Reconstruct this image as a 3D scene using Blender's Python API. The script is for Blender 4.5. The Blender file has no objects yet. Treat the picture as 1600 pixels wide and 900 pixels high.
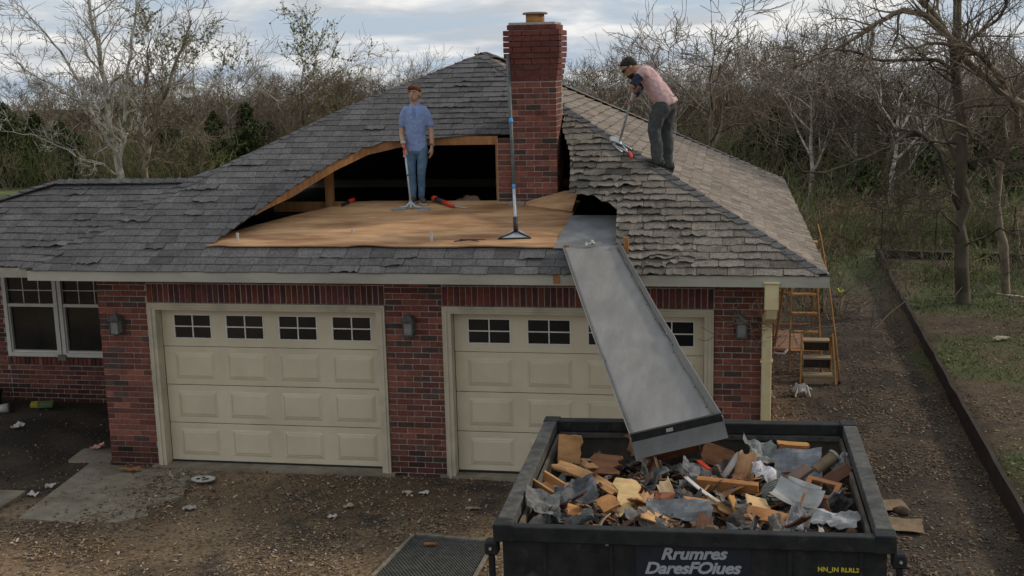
import bpy, math, random
import numpy as np
from mathutils import Vector, Matrix, noise

random.seed(11); np.random.seed(11)
scn = bpy.context.scene
COL = scn.collection
PI = math.pi
R = math.radians

# ------------------------------------------------------------------ camera
CAM_LOC = Vector((7.1829, -12.7106, 4.7073))
YAW, PITCH, ROLL, FPX = 0.1757, 0.1909, -0.024, 1875.5
def cam_axes():
    cy, sy, cp, sp = math.cos(YAW), math.sin(YAW), math.cos(PITCH), math.sin(PITCH)
    f = Vector((-sy*cp, cy*cp, -sp)); r = Vector((cy, sy, 0)); u = r.cross(f)
    cr, sr = math.cos(ROLL), math.sin(ROLL)
    return cr*r + sr*u, -sr*r + cr*u, f
_r, _u, _f = cam_axes()
cam = bpy.data.cameras.new('camera'); camo = bpy.data.objects.new('camera', cam); COL.objects.link(camo)
cam.sensor_width = 36; cam.sensor_fit = 'HORIZONTAL'; cam.lens = FPX/1600*36
cam.clip_start = .05; cam.clip_end = 3000
m = Matrix.Identity(4)
for i in range(3):
    m[i][0] = _r[i]; m[i][1] = _u[i]; m[i][2] = -_f[i]; m[i][3] = CAM_LOC[i]
camo.matrix_world = m
scn.camera = camo

# ------------------------------------------------------------------ light
SUN_DIR = Vector((math.cos(R(31))*math.cos(R(26)), math.cos(R(31))*math.sin(R(26)), math.sin(R(31))))   # towards the sun
world = bpy.data.worlds.new('World'); scn.world = world; world.use_nodes = True
def build_world():
    nt = world.node_tree; nt.nodes.clear(); N = nt.nodes.new; L = nt.links.new
    out = N('ShaderNodeOutputWorld'); bg = N('ShaderNodeBackground'); bg.inputs['Strength'].default_value = .1
    sky = N('ShaderNodeTexSky'); sky.sky_type = 'NISHITA'; sky.sun_disc = False
    sky.sun_elevation = R(31); sky.sun_rotation = math.atan2(SUN_DIR.x, SUN_DIR.y)
    tc = N('ShaderNodeTexCoord')
    def cl(scale, loc, nscale, detail, lo, hi, rough=.55, dist=.4):
        mp = N('ShaderNodeMapping'); mp.inputs['Scale'].default_value = scale; mp.inputs['Location'].default_value = loc
        L(tc.outputs['Generated'], mp.inputs['Vector'])
        n = N('ShaderNodeTexNoise'); n.inputs['Scale'].default_value = nscale; n.inputs['Detail'].default_value = detail
        n.inputs['Roughness'].default_value = rough; n.inputs['Distortion'].default_value = dist
        L(mp.outputs[0], n.inputs['Vector'])
        mr = N('ShaderNodeMapRange'); mr.inputs['From Min'].default_value = lo; mr.inputs['From Max'].default_value = hi
        L(n.outputs['Fac'], mr.inputs['Value']); return mr.outputs[0]
    shade = cl((1, 1, 5.5), (.3, .1, .2), 8.5, 9, .40, .60)
    cover = cl((1, 1, 5.0), (4.1, 2.3, 1.0), 6.0, 7, .40, .52)
    cc = N('ShaderNodeMix'); cc.data_type = 'RGBA'
    cc.inputs['A'].default_value = (7.6, 8.1, 8.7, 1); cc.inputs['B'].default_value = (12.8, 12.7, 12.4, 1)
    L(shade, cc.inputs['Factor'])
    mx = N('ShaderNodeMix'); mx.data_type = 'RGBA'
    bl = N('ShaderNodeMix'); bl.data_type = 'RGBA'; bl.inputs['Factor'].default_value = .8
    L(sky.outputs[0], bl.inputs['A']); bl.inputs['B'].default_value = (7.4, 8.9, 10.8, 1)
    L(bl.outputs['Result'], mx.inputs['A']); L(cc.outputs['Result'], mx.inputs['B']); L(cover, mx.inputs['Factor'])
    L(mx.outputs['Result'], bg.inputs['Color']); L(bg.outputs[0], out.inputs['Surface'])
build_world()
sl = bpy.data.lights.new('sun', 'SUN'); sl.energy = 3.0; sl.angle = R(6); sl.color = (1.0, .86, .70)
so = bpy.data.objects.new('sun', sl); COL.objects.link(so)
so.rotation_euler = (-SUN_DIR).to_track_quat('-Z', 'Y').to_euler()
vs = scn.view_settings; vs.view_transform = 'Standard'; vs.look = 'None'; vs.gamma = 1; vs.use_curve_mapping = False
vs.exposure = -0.5
scn.cycles.max_bounces = 6; scn.cycles.diffuse_bounces = 3; scn.cycles.glossy_bounces = 2; scn.cycles.transparent_max_bounces = 4

# ------------------------------------------------------------------ helpers
class MB:
    """collects geometry with a colour per vertex; build() links it as ONE mesh object"""
    def __init__(s): s.v = []; s.f = []; s.c = []
    def add(s, vs_, fs, col=(1, 1, 1)):
        b = len(s.v); s.v.extend([tuple(p) for p in vs_]); s.c.extend([col]*len(vs_))
        s.f.extend([tuple(i+b for i in f) for f in fs]); return s
    def box(s, c, d, rot=None, col=(1, 1, 1), bev=0, taper=None):
        x, y, z = d[0]/2, d[1]/2, d[2]/2
        if bev <= 0:
            vs_ = [Vector((i*x, j*y, k*z)) for k in (-1, 1) for j in (-1, 1) for i in (-1, 1)]
            fs = [(0, 2, 3, 1), (4, 5, 7, 6), (0, 1, 5, 4), (2, 6, 7, 3), (0, 4, 6, 2), (1, 3, 7, 5)]
        else:
            b = bev; vs_ = []
            for k in (-1, 1):
                for j in (-1, 1):
                    for i in (-1, 1):
                        vs_ += [Vector((i*x, j*(y-b), k*(z-b))), Vector((i*(x-b), j*y, k*(z-b))), Vector((i*(x-b), j*(y-b), k*z))]
            I = lambda i, j, k, a: ((k*2+j)*2+i)*3+a
            fs = []
            for i in (0, 1):
                q = [I(i, 0, 0, 0), I(i, 1, 0, 0), I(i, 1, 1, 0), I(i, 0, 1, 0)]; fs.append(tuple(q if i else q[::-1]))
                q = [I(0, i, 0, 1), I(0, i, 1, 1), I(1, i, 1, 1), I(1, i, 0, 1)]; fs.append(tuple(q if i else q[::-1]))
                q = [I(0, 0, i, 2), I(1, 0, i, 2), I(1, 1, i, 2), I(0, 1, i, 2)]; fs.append(tuple(q if i else q[::-1]))
            for a in (0, 1):
                for b_ in (0, 1):
                    fs.append((I(0, a, b_, 1), I(1, a, b_, 1), I(1, a, b_, 2), I(0, a, b_, 2)))
                    fs.append((I(a, 0, b_, 0), I(a, 1, b_, 0), I(a, 1, b_, 2), I(a, 0, b_, 2)))
                    fs.append((I(a, b_, 0, 0), I(a, b_, 1, 0), I(a, b_, 1, 1), I(a, b_, 0, 1)))
                    for k in (0, 1): fs.append((I(a, b_, k, 0), I(a, b_, k, 1), I(a, b_, k, 2)))
        if taper:
            for p in vs_:
                if p.z > 0: p.x *= taper; p.y *= taper
        if rot is not None: vs_ = [rot @ p for p in vs_]
        c = Vector(c)
        return s.add([p+c for p in vs_], fs, col)
    def bx(s, a, b, col=(1, 1, 1), bev=0):
        return s.box([(a[i]+b[i])/2 for i in range(3)], [abs(b[i]-a[i]) for i in range(3)], None, col, bev)
    def tube(s, pts, rad, n=8, col=(1, 1, 1), cap=True, flat=1.0):
        pts = [Vector(p) for p in pts]
        if not hasattr(rad, '__len__'): rad = [rad]*len(pts)
        t0 = (pts[1]-pts[0]).normalized()
        up = Vector((0, 0, 1)) if abs(t0.z) < .9 else Vector((1, 0, 0))
        x = t0.cross(up).normalized(); vs_ = []; fs = []
        for i, p in enumerate(pts):
            t = (pts[min(i+1, len(pts)-1)]-pts[max(i-1, 0)]).normalized()
            x = (x - t*x.dot(t)).normalized(); y = t.cross(x)
            for k in range(n):
                a = 2*PI*k/n; vs_.append(p + x*(math.cos(a)*rad[i]) + y*(math.sin(a)*rad[i]*flat))
            if i:
                for k in range(n): fs.append(((i-1)*n+k, (i-1)*n+(k+1) % n, i*n+(k+1) % n, i*n+k))
        if cap:
            fs.append(tuple(range(n))[::-1]); fs.append(tuple((len(pts)-1)*n+k for k in range(n)))
        return s.add(vs_, fs, col)
    def limb(s, pts, rad, n=10):
        """a closed tube with rounded ends"""
        pts = [Vector(p) for p in pts]; rad = list(rad)
        d0 = (pts[0]-pts[1]).normalized(); d1 = (pts[-1]-pts[-2]).normalized(); P_ = []; Q = []
        for a in (.97, .8, .45): P_.append(pts[0]+d0*rad[0]*a); Q.append(rad[0]*math.sqrt(1-a*a))
        P_ += pts; Q += rad
        for a in (.45, .8, .97): P_.append(pts[-1]+d1*rad[-1]*a); Q.append(rad[-1]*math.sqrt(1-a*a))
        return s.tube(P_, Q, n)
    def loft(s, rings, n=16):
        """rings: (centre, axis_x, axis_y, rx, ry)"""
        vs_ = []; fs = []
        for i, (c, ax, ay, rx, ry) in enumerate(rings):
            c, ax, ay = Vector(c), Vector(ax), Vector(ay)
            for k in range(n):
                a = 2*PI*k/n; vs_.append(c+ax*(rx*math.cos(a))+ay*(ry*math.sin(a)))
            if i:
                for k in range(n): fs.append(((i-1)*n+k, (i-1)*n+(k+1) % n, i*n+(k+1) % n, i*n+k))
        fs.append(tuple(range(n))[::-1]); fs.append(tuple((len(rings)-1)*n+k for k in range(n)))
        return s.add(vs_, fs)
    def ball(s, c, r, n=10, m=7, col=(1, 1, 1)):
        r = r if hasattr(r, '__len__') else (r, r, r); c = Vector(c)
        vs_ = [c+Vector((0, 0, -r[2]))]; fs = []
        for i in range(1, m):
            th = -PI/2+PI*i/m
            for k in range(n):
                a = 2*PI*k/n; vs_.append(c+Vector((r[0]*math.cos(th)*math.cos(a), r[1]*math.cos(th)*math.sin(a), r[2]*math.sin(th))))
        vs_.append(c+Vector((0, 0, r[2])))
        for k in range(n): fs.append((0, 1+(k+1) % n, 1+k))
        for i in range(m-2):
            for k in range(n): fs.append((1+i*n+k, 1+i*n+(k+1) % n, 1+(i+1)*n+(k+1) % n, 1+(i+1)*n+k))
        T = len(vs_)-1
        for k in range(n): fs.append((1+(m-2)*n+k, 1+(m-2)*n+(k+1) % n, T))
        return s.add(vs_, fs, col)
    def sheet(s, nx, ny, fn, th=.004, col=(1, 1, 1)):
        """a solid bent sheet: fn(u, v) -> point, u, v in 0..1"""
        top = [[Vector(fn(i/nx, j/ny)) for i in range(nx+1)] for j in range(ny+1)]
        nrm = (top[0][-1]-top[0][0]).cross(top[-1][0]-top[0][0]).normalized()
        vs_ = [p for r_ in top for p in r_] + [p-nrm*th for r_ in top for p in r_]
        K = (nx+1)*(ny+1); I = lambda i, j: j*(nx+1)+i; fs = []
        for j in range(ny):
            for i in range(nx):
                q = (I(i, j), I(i+1, j), I(i+1, j+1), I(i, j+1)); fs.append(q); fs.append(tuple(a+K for a in q[::-1]))
        for i in range(nx):
            fs.append((I(i, 0), I(i, 0)+K, I(i+1, 0)+K, I(i+1, 0))); fs.append((I(i, ny), I(i+1, ny), I(i+1, ny)+K, I(i, ny)+K))
        for j in range(ny):
            fs.append((I(0, j), I(0, j+1), I(0, j+1)+K, I(0, j)+K)); fs.append((I(nx, j), I(nx, j)+K, I(nx, j+1)+K, I(nx, j+1)))
        return s.add(vs_, fs, col)
    def mesh(s, name, smooth=False):
        me = bpy.data.meshes.new(name); me.from_pydata(s.v, [], s.f)
        finish_mesh(me, s.c, smooth); return me
    def build(s, name, mat, parent=None, smooth=False):
        me = s.mesh(name, smooth); return link(name, me, mat, parent)
def finish_mesh(me, cols=None, smooth=False):
    at = me.attributes.new('Col', 'FLOAT_COLOR', 'POINT')
    n = len(me.vertices); a = np.ones((n, 4), np.float32)
    if cols is not None and len(cols): a[:, :3] = np.asarray(cols, np.float32)[:, :3]
    at.data.foreach_set('color', a.ravel())
    me.polygons.foreach_set('use_smooth', np.full(len(me.polygons), bool(smooth)))
    me.update()
def link(name, me, mat=None, parent=None):
    if mat is not None and not me.materials: me.materials.append(mat)
    o = bpy.data.objects.new(name, me); COL.objects.link(o)
    if parent is not None: o.parent = parent
    return o
def np_mesh(name, V, F, C_, mat, smooth=False, parent=None):
    """V (n,3), F (m,k) all faces with k corners, C_ (n,3)"""
    me = bpy.data.meshes.new(name); V = np.asarray(V, np.float32); F = np.asarray(F, np.int32); k = F.shape[1]
    me.vertices.add(len(V)); me.vertices.foreach_set('co', V.ravel())
    me.loops.add(F.size); me.loops.foreach_set('vertex_index', F.ravel())
    me.polygons.add(len(F)); me.polygons.foreach_set('loop_start', np.arange(0, F.size, k, dtype=np.int32))
    me.update(calc_edges=True); finish_mesh(me, C_, smooth); return link(name, me, mat, parent)
def empty(name, loc=(0, 0, 0), rz=0):
    o = bpy.data.objects.new(name, None); o.empty_display_size = .1; COL.objects.link(o)
    o.location = loc; o.rotation_euler = (0, 0, rz); return o
def tag(o, label, cat, group=None):
    o['label'] = label; o['category'] = cat
    if group: o['group'] = group
    return o
def struct(o, label=None):
    o['kind'] = 'structure'
    if label: o['label'] = label
    return o
def stuff(o, label=None, cat=None):
    o['kind'] = 'stuff'
    if label: o['label'] = label
    if cat: o['category'] = cat
    return o
def rotm(x=0, y=0, z=0):
    return Matrix.Rotation(z, 3, 'Z') @ Matrix.Rotation(y, 3, 'Y') @ Matrix.Rotation(x, 3, 'X')
TMP = bpy.data.scenes.new('workbench')      # a scratch scene, so that evaluating one mesh does not evaluate everything
def evaluated(o):
    TMP.collection.objects.link(o)
    with bpy.context.temp_override(scene=TMP, view_layer=TMP.view_layers[0]):
        dg = bpy.context.evaluated_depsgraph_get(); me = bpy.data.meshes.new_from_object(o.evaluated_get(dg))
    return me
def fuse(mb, voxel, smooth_it=4, fold=0.):
    """overlapping closed volumes become one continuous skin"""
    me = bpy.data.meshes.new('tmp'); me.from_pydata(mb.v, [], mb.f)
    o = bpy.data.objects.new('tmp', me)
    rm = o.modifiers.new('r', 'REMESH'); rm.mode = 'VOXEL'; rm.voxel_size = voxel
    sm = o.modifiers.new('s', 'SMOOTH'); sm.factor = .5; sm.iterations = smooth_it
    res = evaluated(o)
    bpy.data.objects.remove(o); bpy.data.meshes.remove(me)
    if fold:
        for v in res.vertices:
            q = v.co; k = noise.noise(Vector((q.x*16, q.y*16, q.z*7+q.x*9)))+.6*noise.noise(Vector((q.x*24+5, q.y*24, q.z*26)))
            v.co = q+v.normal*(k*fold)
    finish_mesh(res, None, True); return res
def nz(x, y=0., z=0.): return noise.noise(Vector((x, y, z)))

# ------------------------------------------------------------------ materials
def lin(c): return c if len(c) == 4 else (*c, 1)
def mat(name, a, b=None, scale=6., rough=.85, bump=.0, bscale=None, metal=0., stretch=(1, 1, 1), detail=6., spec=.3,
        c=None, cscale=1.5, cth=(.55, .7), cstretch=(1, 1, 1), lo=.35, hi=.65, coat=0):
    """procedural: noise between a and b, optional blotches of c, times the vertex and object colours"""
    m_ = bpy.data.materials.new(name); m_.use_nodes = True; nt = m_.node_tree; N = nt.nodes.new; L = nt.links.new
    p = nt.nodes['Principled BSDF']; b = b or tuple(min(1, v*1.35) for v in a)
    tc = N('ShaderNodeTexCoord'); oi = N('ShaderNodeObjectInfo')
    off = N('ShaderNodeVectorMath'); off.operation = 'MULTIPLY_ADD'
    off.inputs[0].default_value = (1, 1, 1); cmb = N('ShaderNodeCombineXYZ')
    mul = N('ShaderNodeMath'); mul.operation = 'MULTIPLY'; mul.inputs[1].default_value = 37.
    L(oi.outputs['Random'], mul.inputs[0])
    for k in range(3): L(mul.outputs[0], cmb.inputs[k])
    add = N('ShaderNodeVectorMath'); add.operation = 'ADD'; L(tc.outputs['Object'], add.inputs[0]); L(cmb.outputs[0], add.inputs[1])
    def nzn(sc, st, det):
        mp = N('ShaderNodeMapping'); mp.inputs['Scale'].default_value = st; L(add.outputs[0], mp.inputs['Vector'])
        n = N('ShaderNodeTexNoise'); n.inputs['Scale'].default_value = sc; n.inputs['Detail'].default_value = det
        n.inputs['Roughness'].default_value = .62; L(mp.outputs[0], n.inputs['Vector']); return n.outputs['Fac']
    n1 = nzn(scale, stretch, detail)
    mr = N('ShaderNodeMapRange'); mr.inputs['From Min'].default_value = lo; mr.inputs['From Max'].default_value = hi; L(n1, mr.inputs['Value'])
    mx = N('ShaderNodeMix'); mx.data_type = 'RGBA'; mx.inputs['A'].default_value = lin(a); mx.inputs['B'].default_value = lin(b)
    L(mr.outputs[0], mx.inputs['Factor']); col = mx.outputs['Result']
    if c:
        n2 = nzn(cscale, cstretch, 5)
        m2 = N('ShaderNodeMapRange'); m2.inputs['From Min'].default_value = cth[0]; m2.inputs['From Max'].default_value = cth[1]; L(n2, m2.inputs['Value'])
        x2 = N('ShaderNodeMix'); x2.data_type = 'RGBA'; L(col, x2.inputs['A']); x2.inputs['B'].default_value = lin(c); L(m2.outputs[0], x2.inputs['Factor'])
        col = x2.outputs['Result']
    at = N('ShaderNodeAttribute'); at.attribute_name = 'Col'
    for src in (at.outputs['Color'], oi.outputs['Color']):
        q = N('ShaderNodeMix'); q.data_type = 'RGBA'; q.blend_type = 'MULTIPLY'; q.inputs['Factor'].default_value = 1
        L(col, q.inputs['A']); L(src, q.inputs['B']); col = q.outputs['Result']
    L(col, p.inputs['Base Color'])
    p.inputs['Roughness'].default_value = rough; p.inputs['Metallic'].default_value = metal
    p.inputs['Specular IOR Level'].default_value = spec; p.inputs['Coat Weight'].default_value = coat
    if bump:
        bn = nzn(bscale or scale*3, stretch, 6); bp = N('ShaderNodeBump'); bp.inputs['Strength'].default_value = bump
        bp.inputs['Distance'].default_value = .02; L(bn, bp.inputs['Height']); L(bp.outputs[0], p.inputs['Normal'])
    return m_
MT = {}
MT['brick'] = mat('brick_clay', (.75, .72, .72), (1.2, 1.15, 1.1), 22, .9, .35, 60, c=(.62, .55, .55), cscale=5, cth=(.5, .75))
MT['mortar'] = mat('mortar', (.34, .31, .275), (.47, .43, .385), 30, .95, .4, c=(.20, .17, .15), cscale=2, cth=(.5, .75))
MT['shingle'] = mat('asphalt_shingle', (.62, .62, .64), (1.25, 1.22, 1.2), 55, .92, .35, 160, c=(.55, .53, .52), cscale=7, cth=(.5, .72), stretch=(1, .5, .5))
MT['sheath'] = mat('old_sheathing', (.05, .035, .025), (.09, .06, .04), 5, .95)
MT['ply'] = mat('plywood', (.345, .19, .09), (.53, .325, .17), 3.2, .75, .08, 40, stretch=(.6, 2.2, 2.2), c=(.19, .095, .045), cscale=2.3, cth=(.44, .66), cstretch=(.40, 1.5, 1), lo=.36, hi=.64)
MT['lumber'] = mat('lumber', (.25, .115, .045), (.38, .19, .08), 6, .8, .1, 50, stretch=(3, 3, .4), c=(.26, .11, .04), cscale=3, cth=(.55, .8))
MT['trim'] = mat('cream_trim', (.45, .40, .29), (.54, .48, .355), 4, .6, .03, 30, c=(.30, .27, .20), cscale=2.2, cth=(.52, .8))
MT['fascia'] = mat('fascia_paint', (.34, .325, .265), (.42, .40, .325), 4, .65, .03, 30, stretch=(.3, 1, 1), c=(.25, .235, .195), cscale=1.6, cth=(.5, .8), cstretch=(.4, 1, 2))
MT['door'] = mat('garage_door_paint', (.575, .505, .365), (.635, .56, .41), 2.5, .55, .02, 30, c=(.45, .39, .275), cscale=1.3, cth=(.5, .9), cstretch=(1, 1, .5))
MT['white'] = mat('white_paint', (.62, .60, .54), (.72, .70, .64), 6, .6)
MT['glass'] = mat('dark_glass', (.012, .012, .013), (.02, .02, .02), 2, .08, spec=.5)
MT['glass2'] = mat('wing_glass', (.016, .016, .015), (.035, .033, .03), 3, .1, spec=.45)
MT['lamp'] = mat('lamp_metal', (.045, .045, .045), (.09, .088, .08), 20, .6, .1)
MT['lampglass'] = mat('lamp_glass', (.16, .16, .15), (.24, .24, .22), 8, .25)
MT['spout'] = mat('downspout_paint', (.58, .49, .27), (.66, .57, .34), 4, .5, c=(.45, .36, .19), cscale=3, cth=(.55, .8))
MT['rust'] = mat('rusty_flue', (.30, .13, .045), (.42, .21, .08), 14, .8, .2, c=(.10, .06, .04), cscale=5, cth=(.5, .7))
MT['caps'] = mat('chimney_cap_metal', (.14, .10, .08), (.22, .17, .13), 10, .6, .1)
MT['concrete'] = mat('concrete', (.20, .172, .128), (.275, .24, .182), 7, .95, .25, 70, c=(.13, .108, .078), cscale=1.6, cth=(.48, .72))
MT['galv'] = mat('galvanised_steel', (.19, .186, .176), (.235, .23, .218), 5.0, .62, .06, 12, metal=.12, spec=.3, c=(.155, .15, .142), cscale=2.2, cth=(.46, .75), stretch=(2.2, .4, 1), cstretch=(1.2, .5, 1))
MT['flash'] = mat('grey_felt', (.11, .115, .12), (.19, .195, .2), 4, .8, .15)
MT['dump'] = mat('dumpster_paint', (.011, .012, .013), (.024, .025, .025), 9, .6, .2, 14, c=(.060, .050, .040), cscale=7, cth=(.60, .74), spec=.2)
MT['dumpin'] = mat('dumpster_inside', (.055, .05, .043), (.12, .105, .085), 5, .8, .25, 30, c=(.20, .15, .10), cscale=2.5, cth=(.52, .72), cstretch=(1, 1, .5))
MT['rail'] = mat('dumpster_rail', (.040, .041, .037), (.095, .094, .085), 14, .7, .2, 50, c=(.03, .03, .03), cscale=4, cth=(.5, .7))
MT['letter'] = mat('grey_lettering', (.30, .32, .36), (.36, .38, .42), 30, .7)
MT['panel'] = mat('sign_panel', (.010, .013, .020), (.018, .022, .032), 8, .5)
MT['yellow'] = mat('yellow_lettering', (.50, .42, .02), (.6, .5, .04), 30, .7)
MT['bolt'] = mat('bolt_steel', (.45, .45, .44), (.6, .6, .58), 20, .35, metal=.6)
MT['black'] = mat('black_plastic', (.015, .015, .016), (.03, .03, .03), 20, .55)
MT['red'] = mat('red_plastic', (.55, .035, .02), (.65, .06, .03), 12, .45)
MT['blue'] = mat('blue_plastic', (.06, .22, .50), (.08, .28, .6), 12, .45)
MT['steelpole'] = mat('painted_pole', (.36, .42, .46), (.48, .54, .58), 12, .4, metal=.3)
MT['darkpole'] = mat('dark_pole', (.06, .075, .07), (.10, .115, .11), 10, .5)
MT['steel'] = mat('steel_plate', (.34, .36, .38), (.5, .52, .54), 14, .35, metal=.5)
MT['skin'] = mat('skin', (.38, .215, .15), (.45, .265, .19), 25, .55, spec=.35)
MT['skin2'] = mat('skin_tan', (.34, .17, .105), (.40, .21, .135), 25, .55, spec=.35)
MT['hair'] = mat('red_brown_hair', (.075, .028, .012), (.14, .052, .02), 60, .7, .5, 90)
MT['hair2'] = mat('black_hair', (.010, .009, .009), (.022, .02, .019), 60, .7, .5, 90)
MT['bluecloth'] = mat('blue_cotton', (.185, .26, .45), (.24, .325, .53), 35, .9, .15, 14, c=(.17, .215, .40), cscale=7, cth=(.45, .75))
MT['jeans'] = mat('denim', (.065, .125, .20), (.11, .19, .28), 18, .9, .2, 30, c=(.15, .225, .31), cscale=5, cth=(.52, .8))
MT['pink'] = mat('pink_cotton', (.50, .325, .325), (.58, .39, .385), 30, .9, .2, 12, c=(.42, .265, .27), cscale=6, cth=(.45, .75))
MT['navy'] = mat('navy_cotton', (.012, .016, .034), (.022, .028, .055), 30, .9)
MT['slacks'] = mat('grey_twill', (.050, .053, .055), (.078, .08, .08), 26, .9, .15, 16, c=(.036, .038, .04), cscale=6, cth=(.45, .75))
MT['shoe'] = mat('suede_shoe', (.055, .042, .033), (.09, .07, .055), 30, .85)
MT['sole'] = mat('pale_sole', (.42, .40, .36), (.5, .48, .44), 30, .8)
MT['watch'] = mat('watch', (.05, .06, .055), (.12, .13, .12), 60, .4)
MT['white_eye'] = mat('eye_white', (.6, .57, .54), (.65, .62, .6), 10, .3)
MT['dark_eye'] = mat('eye_dark', (.02, .014, .01), (.03, .02, .015), 10, .3)
MT['lip'] = mat('lip', (.36, .13, .10), (.40, .16, .12), 10, .5)
MT['orange'] = mat('orange_wood', (.30, .145, .04), (.42, .215, .065), 7, .7, .1, 40, stretch=(3, 3, .5))
MT['plank'] = mat('weathered_plank', (.24, .18, .105), (.34, .265, .165), 7, .85, .15, 40, stretch=(.4, 3, 3))
MT['timber'] = mat('dark_timber', (.018, .013, .010), (.040, .029, .021), 8, .9, .3, 30, stretch=(3, .3, 3), c=(.075, .045, .028), cscale=2, cth=(.58, .75))
MT['mesh'] = mat('black_rubber', (.055, .056, .052), (.10, .10, .09), 12, .8, .1)
MT['bark_pale'] = mat('pale_bark', (.30, .27, .225), (.52, .48, .42), 5, .95, .3, 20, stretch=(1, 1, .5), c=(.10, .085, .07), cscale=3, cth=(.5, .65))
MT['bark'] = mat('grey_brown_bark', (.145, .115, .08), (.26, .21, .152), 4, .95, .3, 18, stretch=(1, 1, .4), c=(.045, .036, .028), cscale=2, cth=(.5, .7))
MT['bark_dark'] = mat('dark_bark', (.062, .049, .036), (.12, .096, .07), 4, .95, .3, 18, stretch=(1, 1, .4))
MT['brush'] = mat('dry_brush', (.7, .7, .7), (1.2, 1.2, 1.2), 1.2, .95)
MT['leaf'] = mat('foliage', (.7, .7, .7), (1.25, 1.25, 1.25), 1.5, .8, spec=.2)
MT['litter'] = mat('leaf_litter', (.75, .75, .75), (1.2, 1.2, 1.2), 8, .9)
MT['paper'] = mat('dirty_white', (.40, .38, .35), (.54, .52, .48), 12, .8, .1, c=(.33, .30, .27), cscale=9, cth=(.5, .7))
MT['card'] = mat('wet_cardboard', (.15, .105, .065), (.22, .16, .10), 6, .9, .1)
MT['pinkrag'] = mat('pink_rag', (.50, .27, .22), (.58, .34, .28), 12, .9)
MT['scrapwood'] = mat('scrap_wood', (.75, .72, .70), (1.2, 1.15, 1.1), 9, .85, .15, 50, stretch=(.5, 3, 3), c=(.5, .44, .4), cscale=5, cth=(.5, .75))
MT['scrapfelt'] = mat('torn_felt', (.7, .7, .7), (1.25, 1.25, 1.25), 12, .8, .3, 60, c=(.5, .48, .46), cscale=5, cth=(.5, .7))
MT['scrapmetal'] = mat('scrap_metal', (.75, .75, .75), (1.15, 1.15, 1.15), 6, .4, .1, metal=.5, c=(.5, .5, .5), cscale=4, cth=(.5, .7))

# ------------------------------------------------------------------ ground
def gz(x, y):
    z = -.036*max(0, y-15)
    if x > 10.15: z += min(.12, (x-10.15)*.5)
    return z + .018*nz(x*.9, y*.9, 3.1) + .35*max(0, min(1, (y-16)/20))*nz(x*.05, y*.05, 8)
def sm(a, b, x):
    t = max(0., min(1., (x-a)/(b-a))); return t*t*(3-2*t)
def mixc(a, b, t): return tuple(a[i]*(1-t)+b[i]*t for i in range(3))
def ground_col(x, y):
    n1 = nz(x*.55, y*.55, 1.7); n2 = nz(x*1.9, y*1.9, 5.2); n3 = nz(x*6, y*6, 9.4)
    c = mixc((.110, .075, .045), (.26, .185, .112), sm(-.35, .45, n1*.6+n2*.5))
    c = mixc(c, (.045, .036, .029), sm(.02, .42, n2*.5+n3*.35-n1*.3))
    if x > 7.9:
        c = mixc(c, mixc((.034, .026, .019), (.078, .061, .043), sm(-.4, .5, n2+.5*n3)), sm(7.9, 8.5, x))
    bed = sm(.12, -.12, x+.25*n2*.3)*sm(-1.5, -.9, y+.2*n2)
    c = mixc(c, mixc((.028, .021, .015), (.062, .047, .033), sm(-.3, .5, n2+n3*.5)), bed)
    far = sm(9, 13, y+1.5*n1)
    c = mixc(c, mixc((.055, .048, .028), (.060, .075, .028), sm(-.3, .4, n1+n2*.4)), far*.9)
    if x > 10.15:
        g = sm(-.35, .35, n1*.8+n2*.5+.16*(x-11.0))
        c = mixc((.085, .060, .036), (.050, .080, .020), g*.75)
        c = mixc(c, (.05, .036, .024), sm(.1, .5, n3*.6-n1*.4))
    c = mixc(c, (.050, .042, .028), sm(34, 40, y))
    fg = sm(20, 30, y)*sm(-2, -9, x)*sm(39, 36, y)
    c = mixc(c, mixc((.080, .115, .028), (.12, .15, .045), sm(-.3, .3, n1+n2*.3)), fg)
    return c
def build_ground():
    xs = sorted(set([-2500, -1500, -900, -500, -300, -180, -120, -90, -70, -55, -45, -38, -32, -27, -23, -20, -17.5, -15, -13, -11, -9.5, -8, -6.8, -5.8, -5] +
                    [round(-4.4+.13*i, 3) for i in range(int(18.4/.13))] + [14.5, 15.2, 16, 17, 18.2, 19.6, 21.4, 24, 27, 31, 36, 42, 50, 60, 80, 120, 200, 400, 900, 2000]))
    ys = sorted(set([-300, -120, -60, -35, -24, -18, -14, -11, -9.4, -8.2, -7.2, -6.4, -5.8] + [round(-5.3+.13*i, 3) for i in range(int(20/.13))] +
                    [15, 15.8, 16.7, 17.7, 18.8, 20, 21.3, 22.8, 24.5, 26.5, 28.8, 31.5, 34.5, 38, 42, 46, 51, 57, 65, 75, 90, 120, 170, 260, 450, 900, 2000]))
    nx, ny = len(xs), len(ys); V = []; C_ = []
    for y in ys:
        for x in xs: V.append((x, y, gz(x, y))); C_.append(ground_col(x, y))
    F = [(j*nx+i, j*nx+i+1, (j+1)*nx+i+1, (j+1)*nx+i) for j in range(ny-1) for i in range(nx-1)]
    gm = mat('ground_soil', (.55, .55, .55), (1.45, 1.42, 1.38), 26, .97, .7, 55, detail=8, lo=.3, hi=.7)
    struct(np_mesh('ground', V, F, C_, gm, True))
build_ground()
def slab(name, pts, z, th):
    mb = MB(); n = len(pts)
    mb.add([(x, y, z) for x, y in pts]+[(x, y, z-th) for x, y in pts], [tuple(range(n)), tuple(range(n, 2*n))[::-1]]+[(i, i+n, (i+1) % n+n, (i+1) % n) for i in range(n)])
    return struct(mb.build(name, MT['concrete']))
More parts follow.
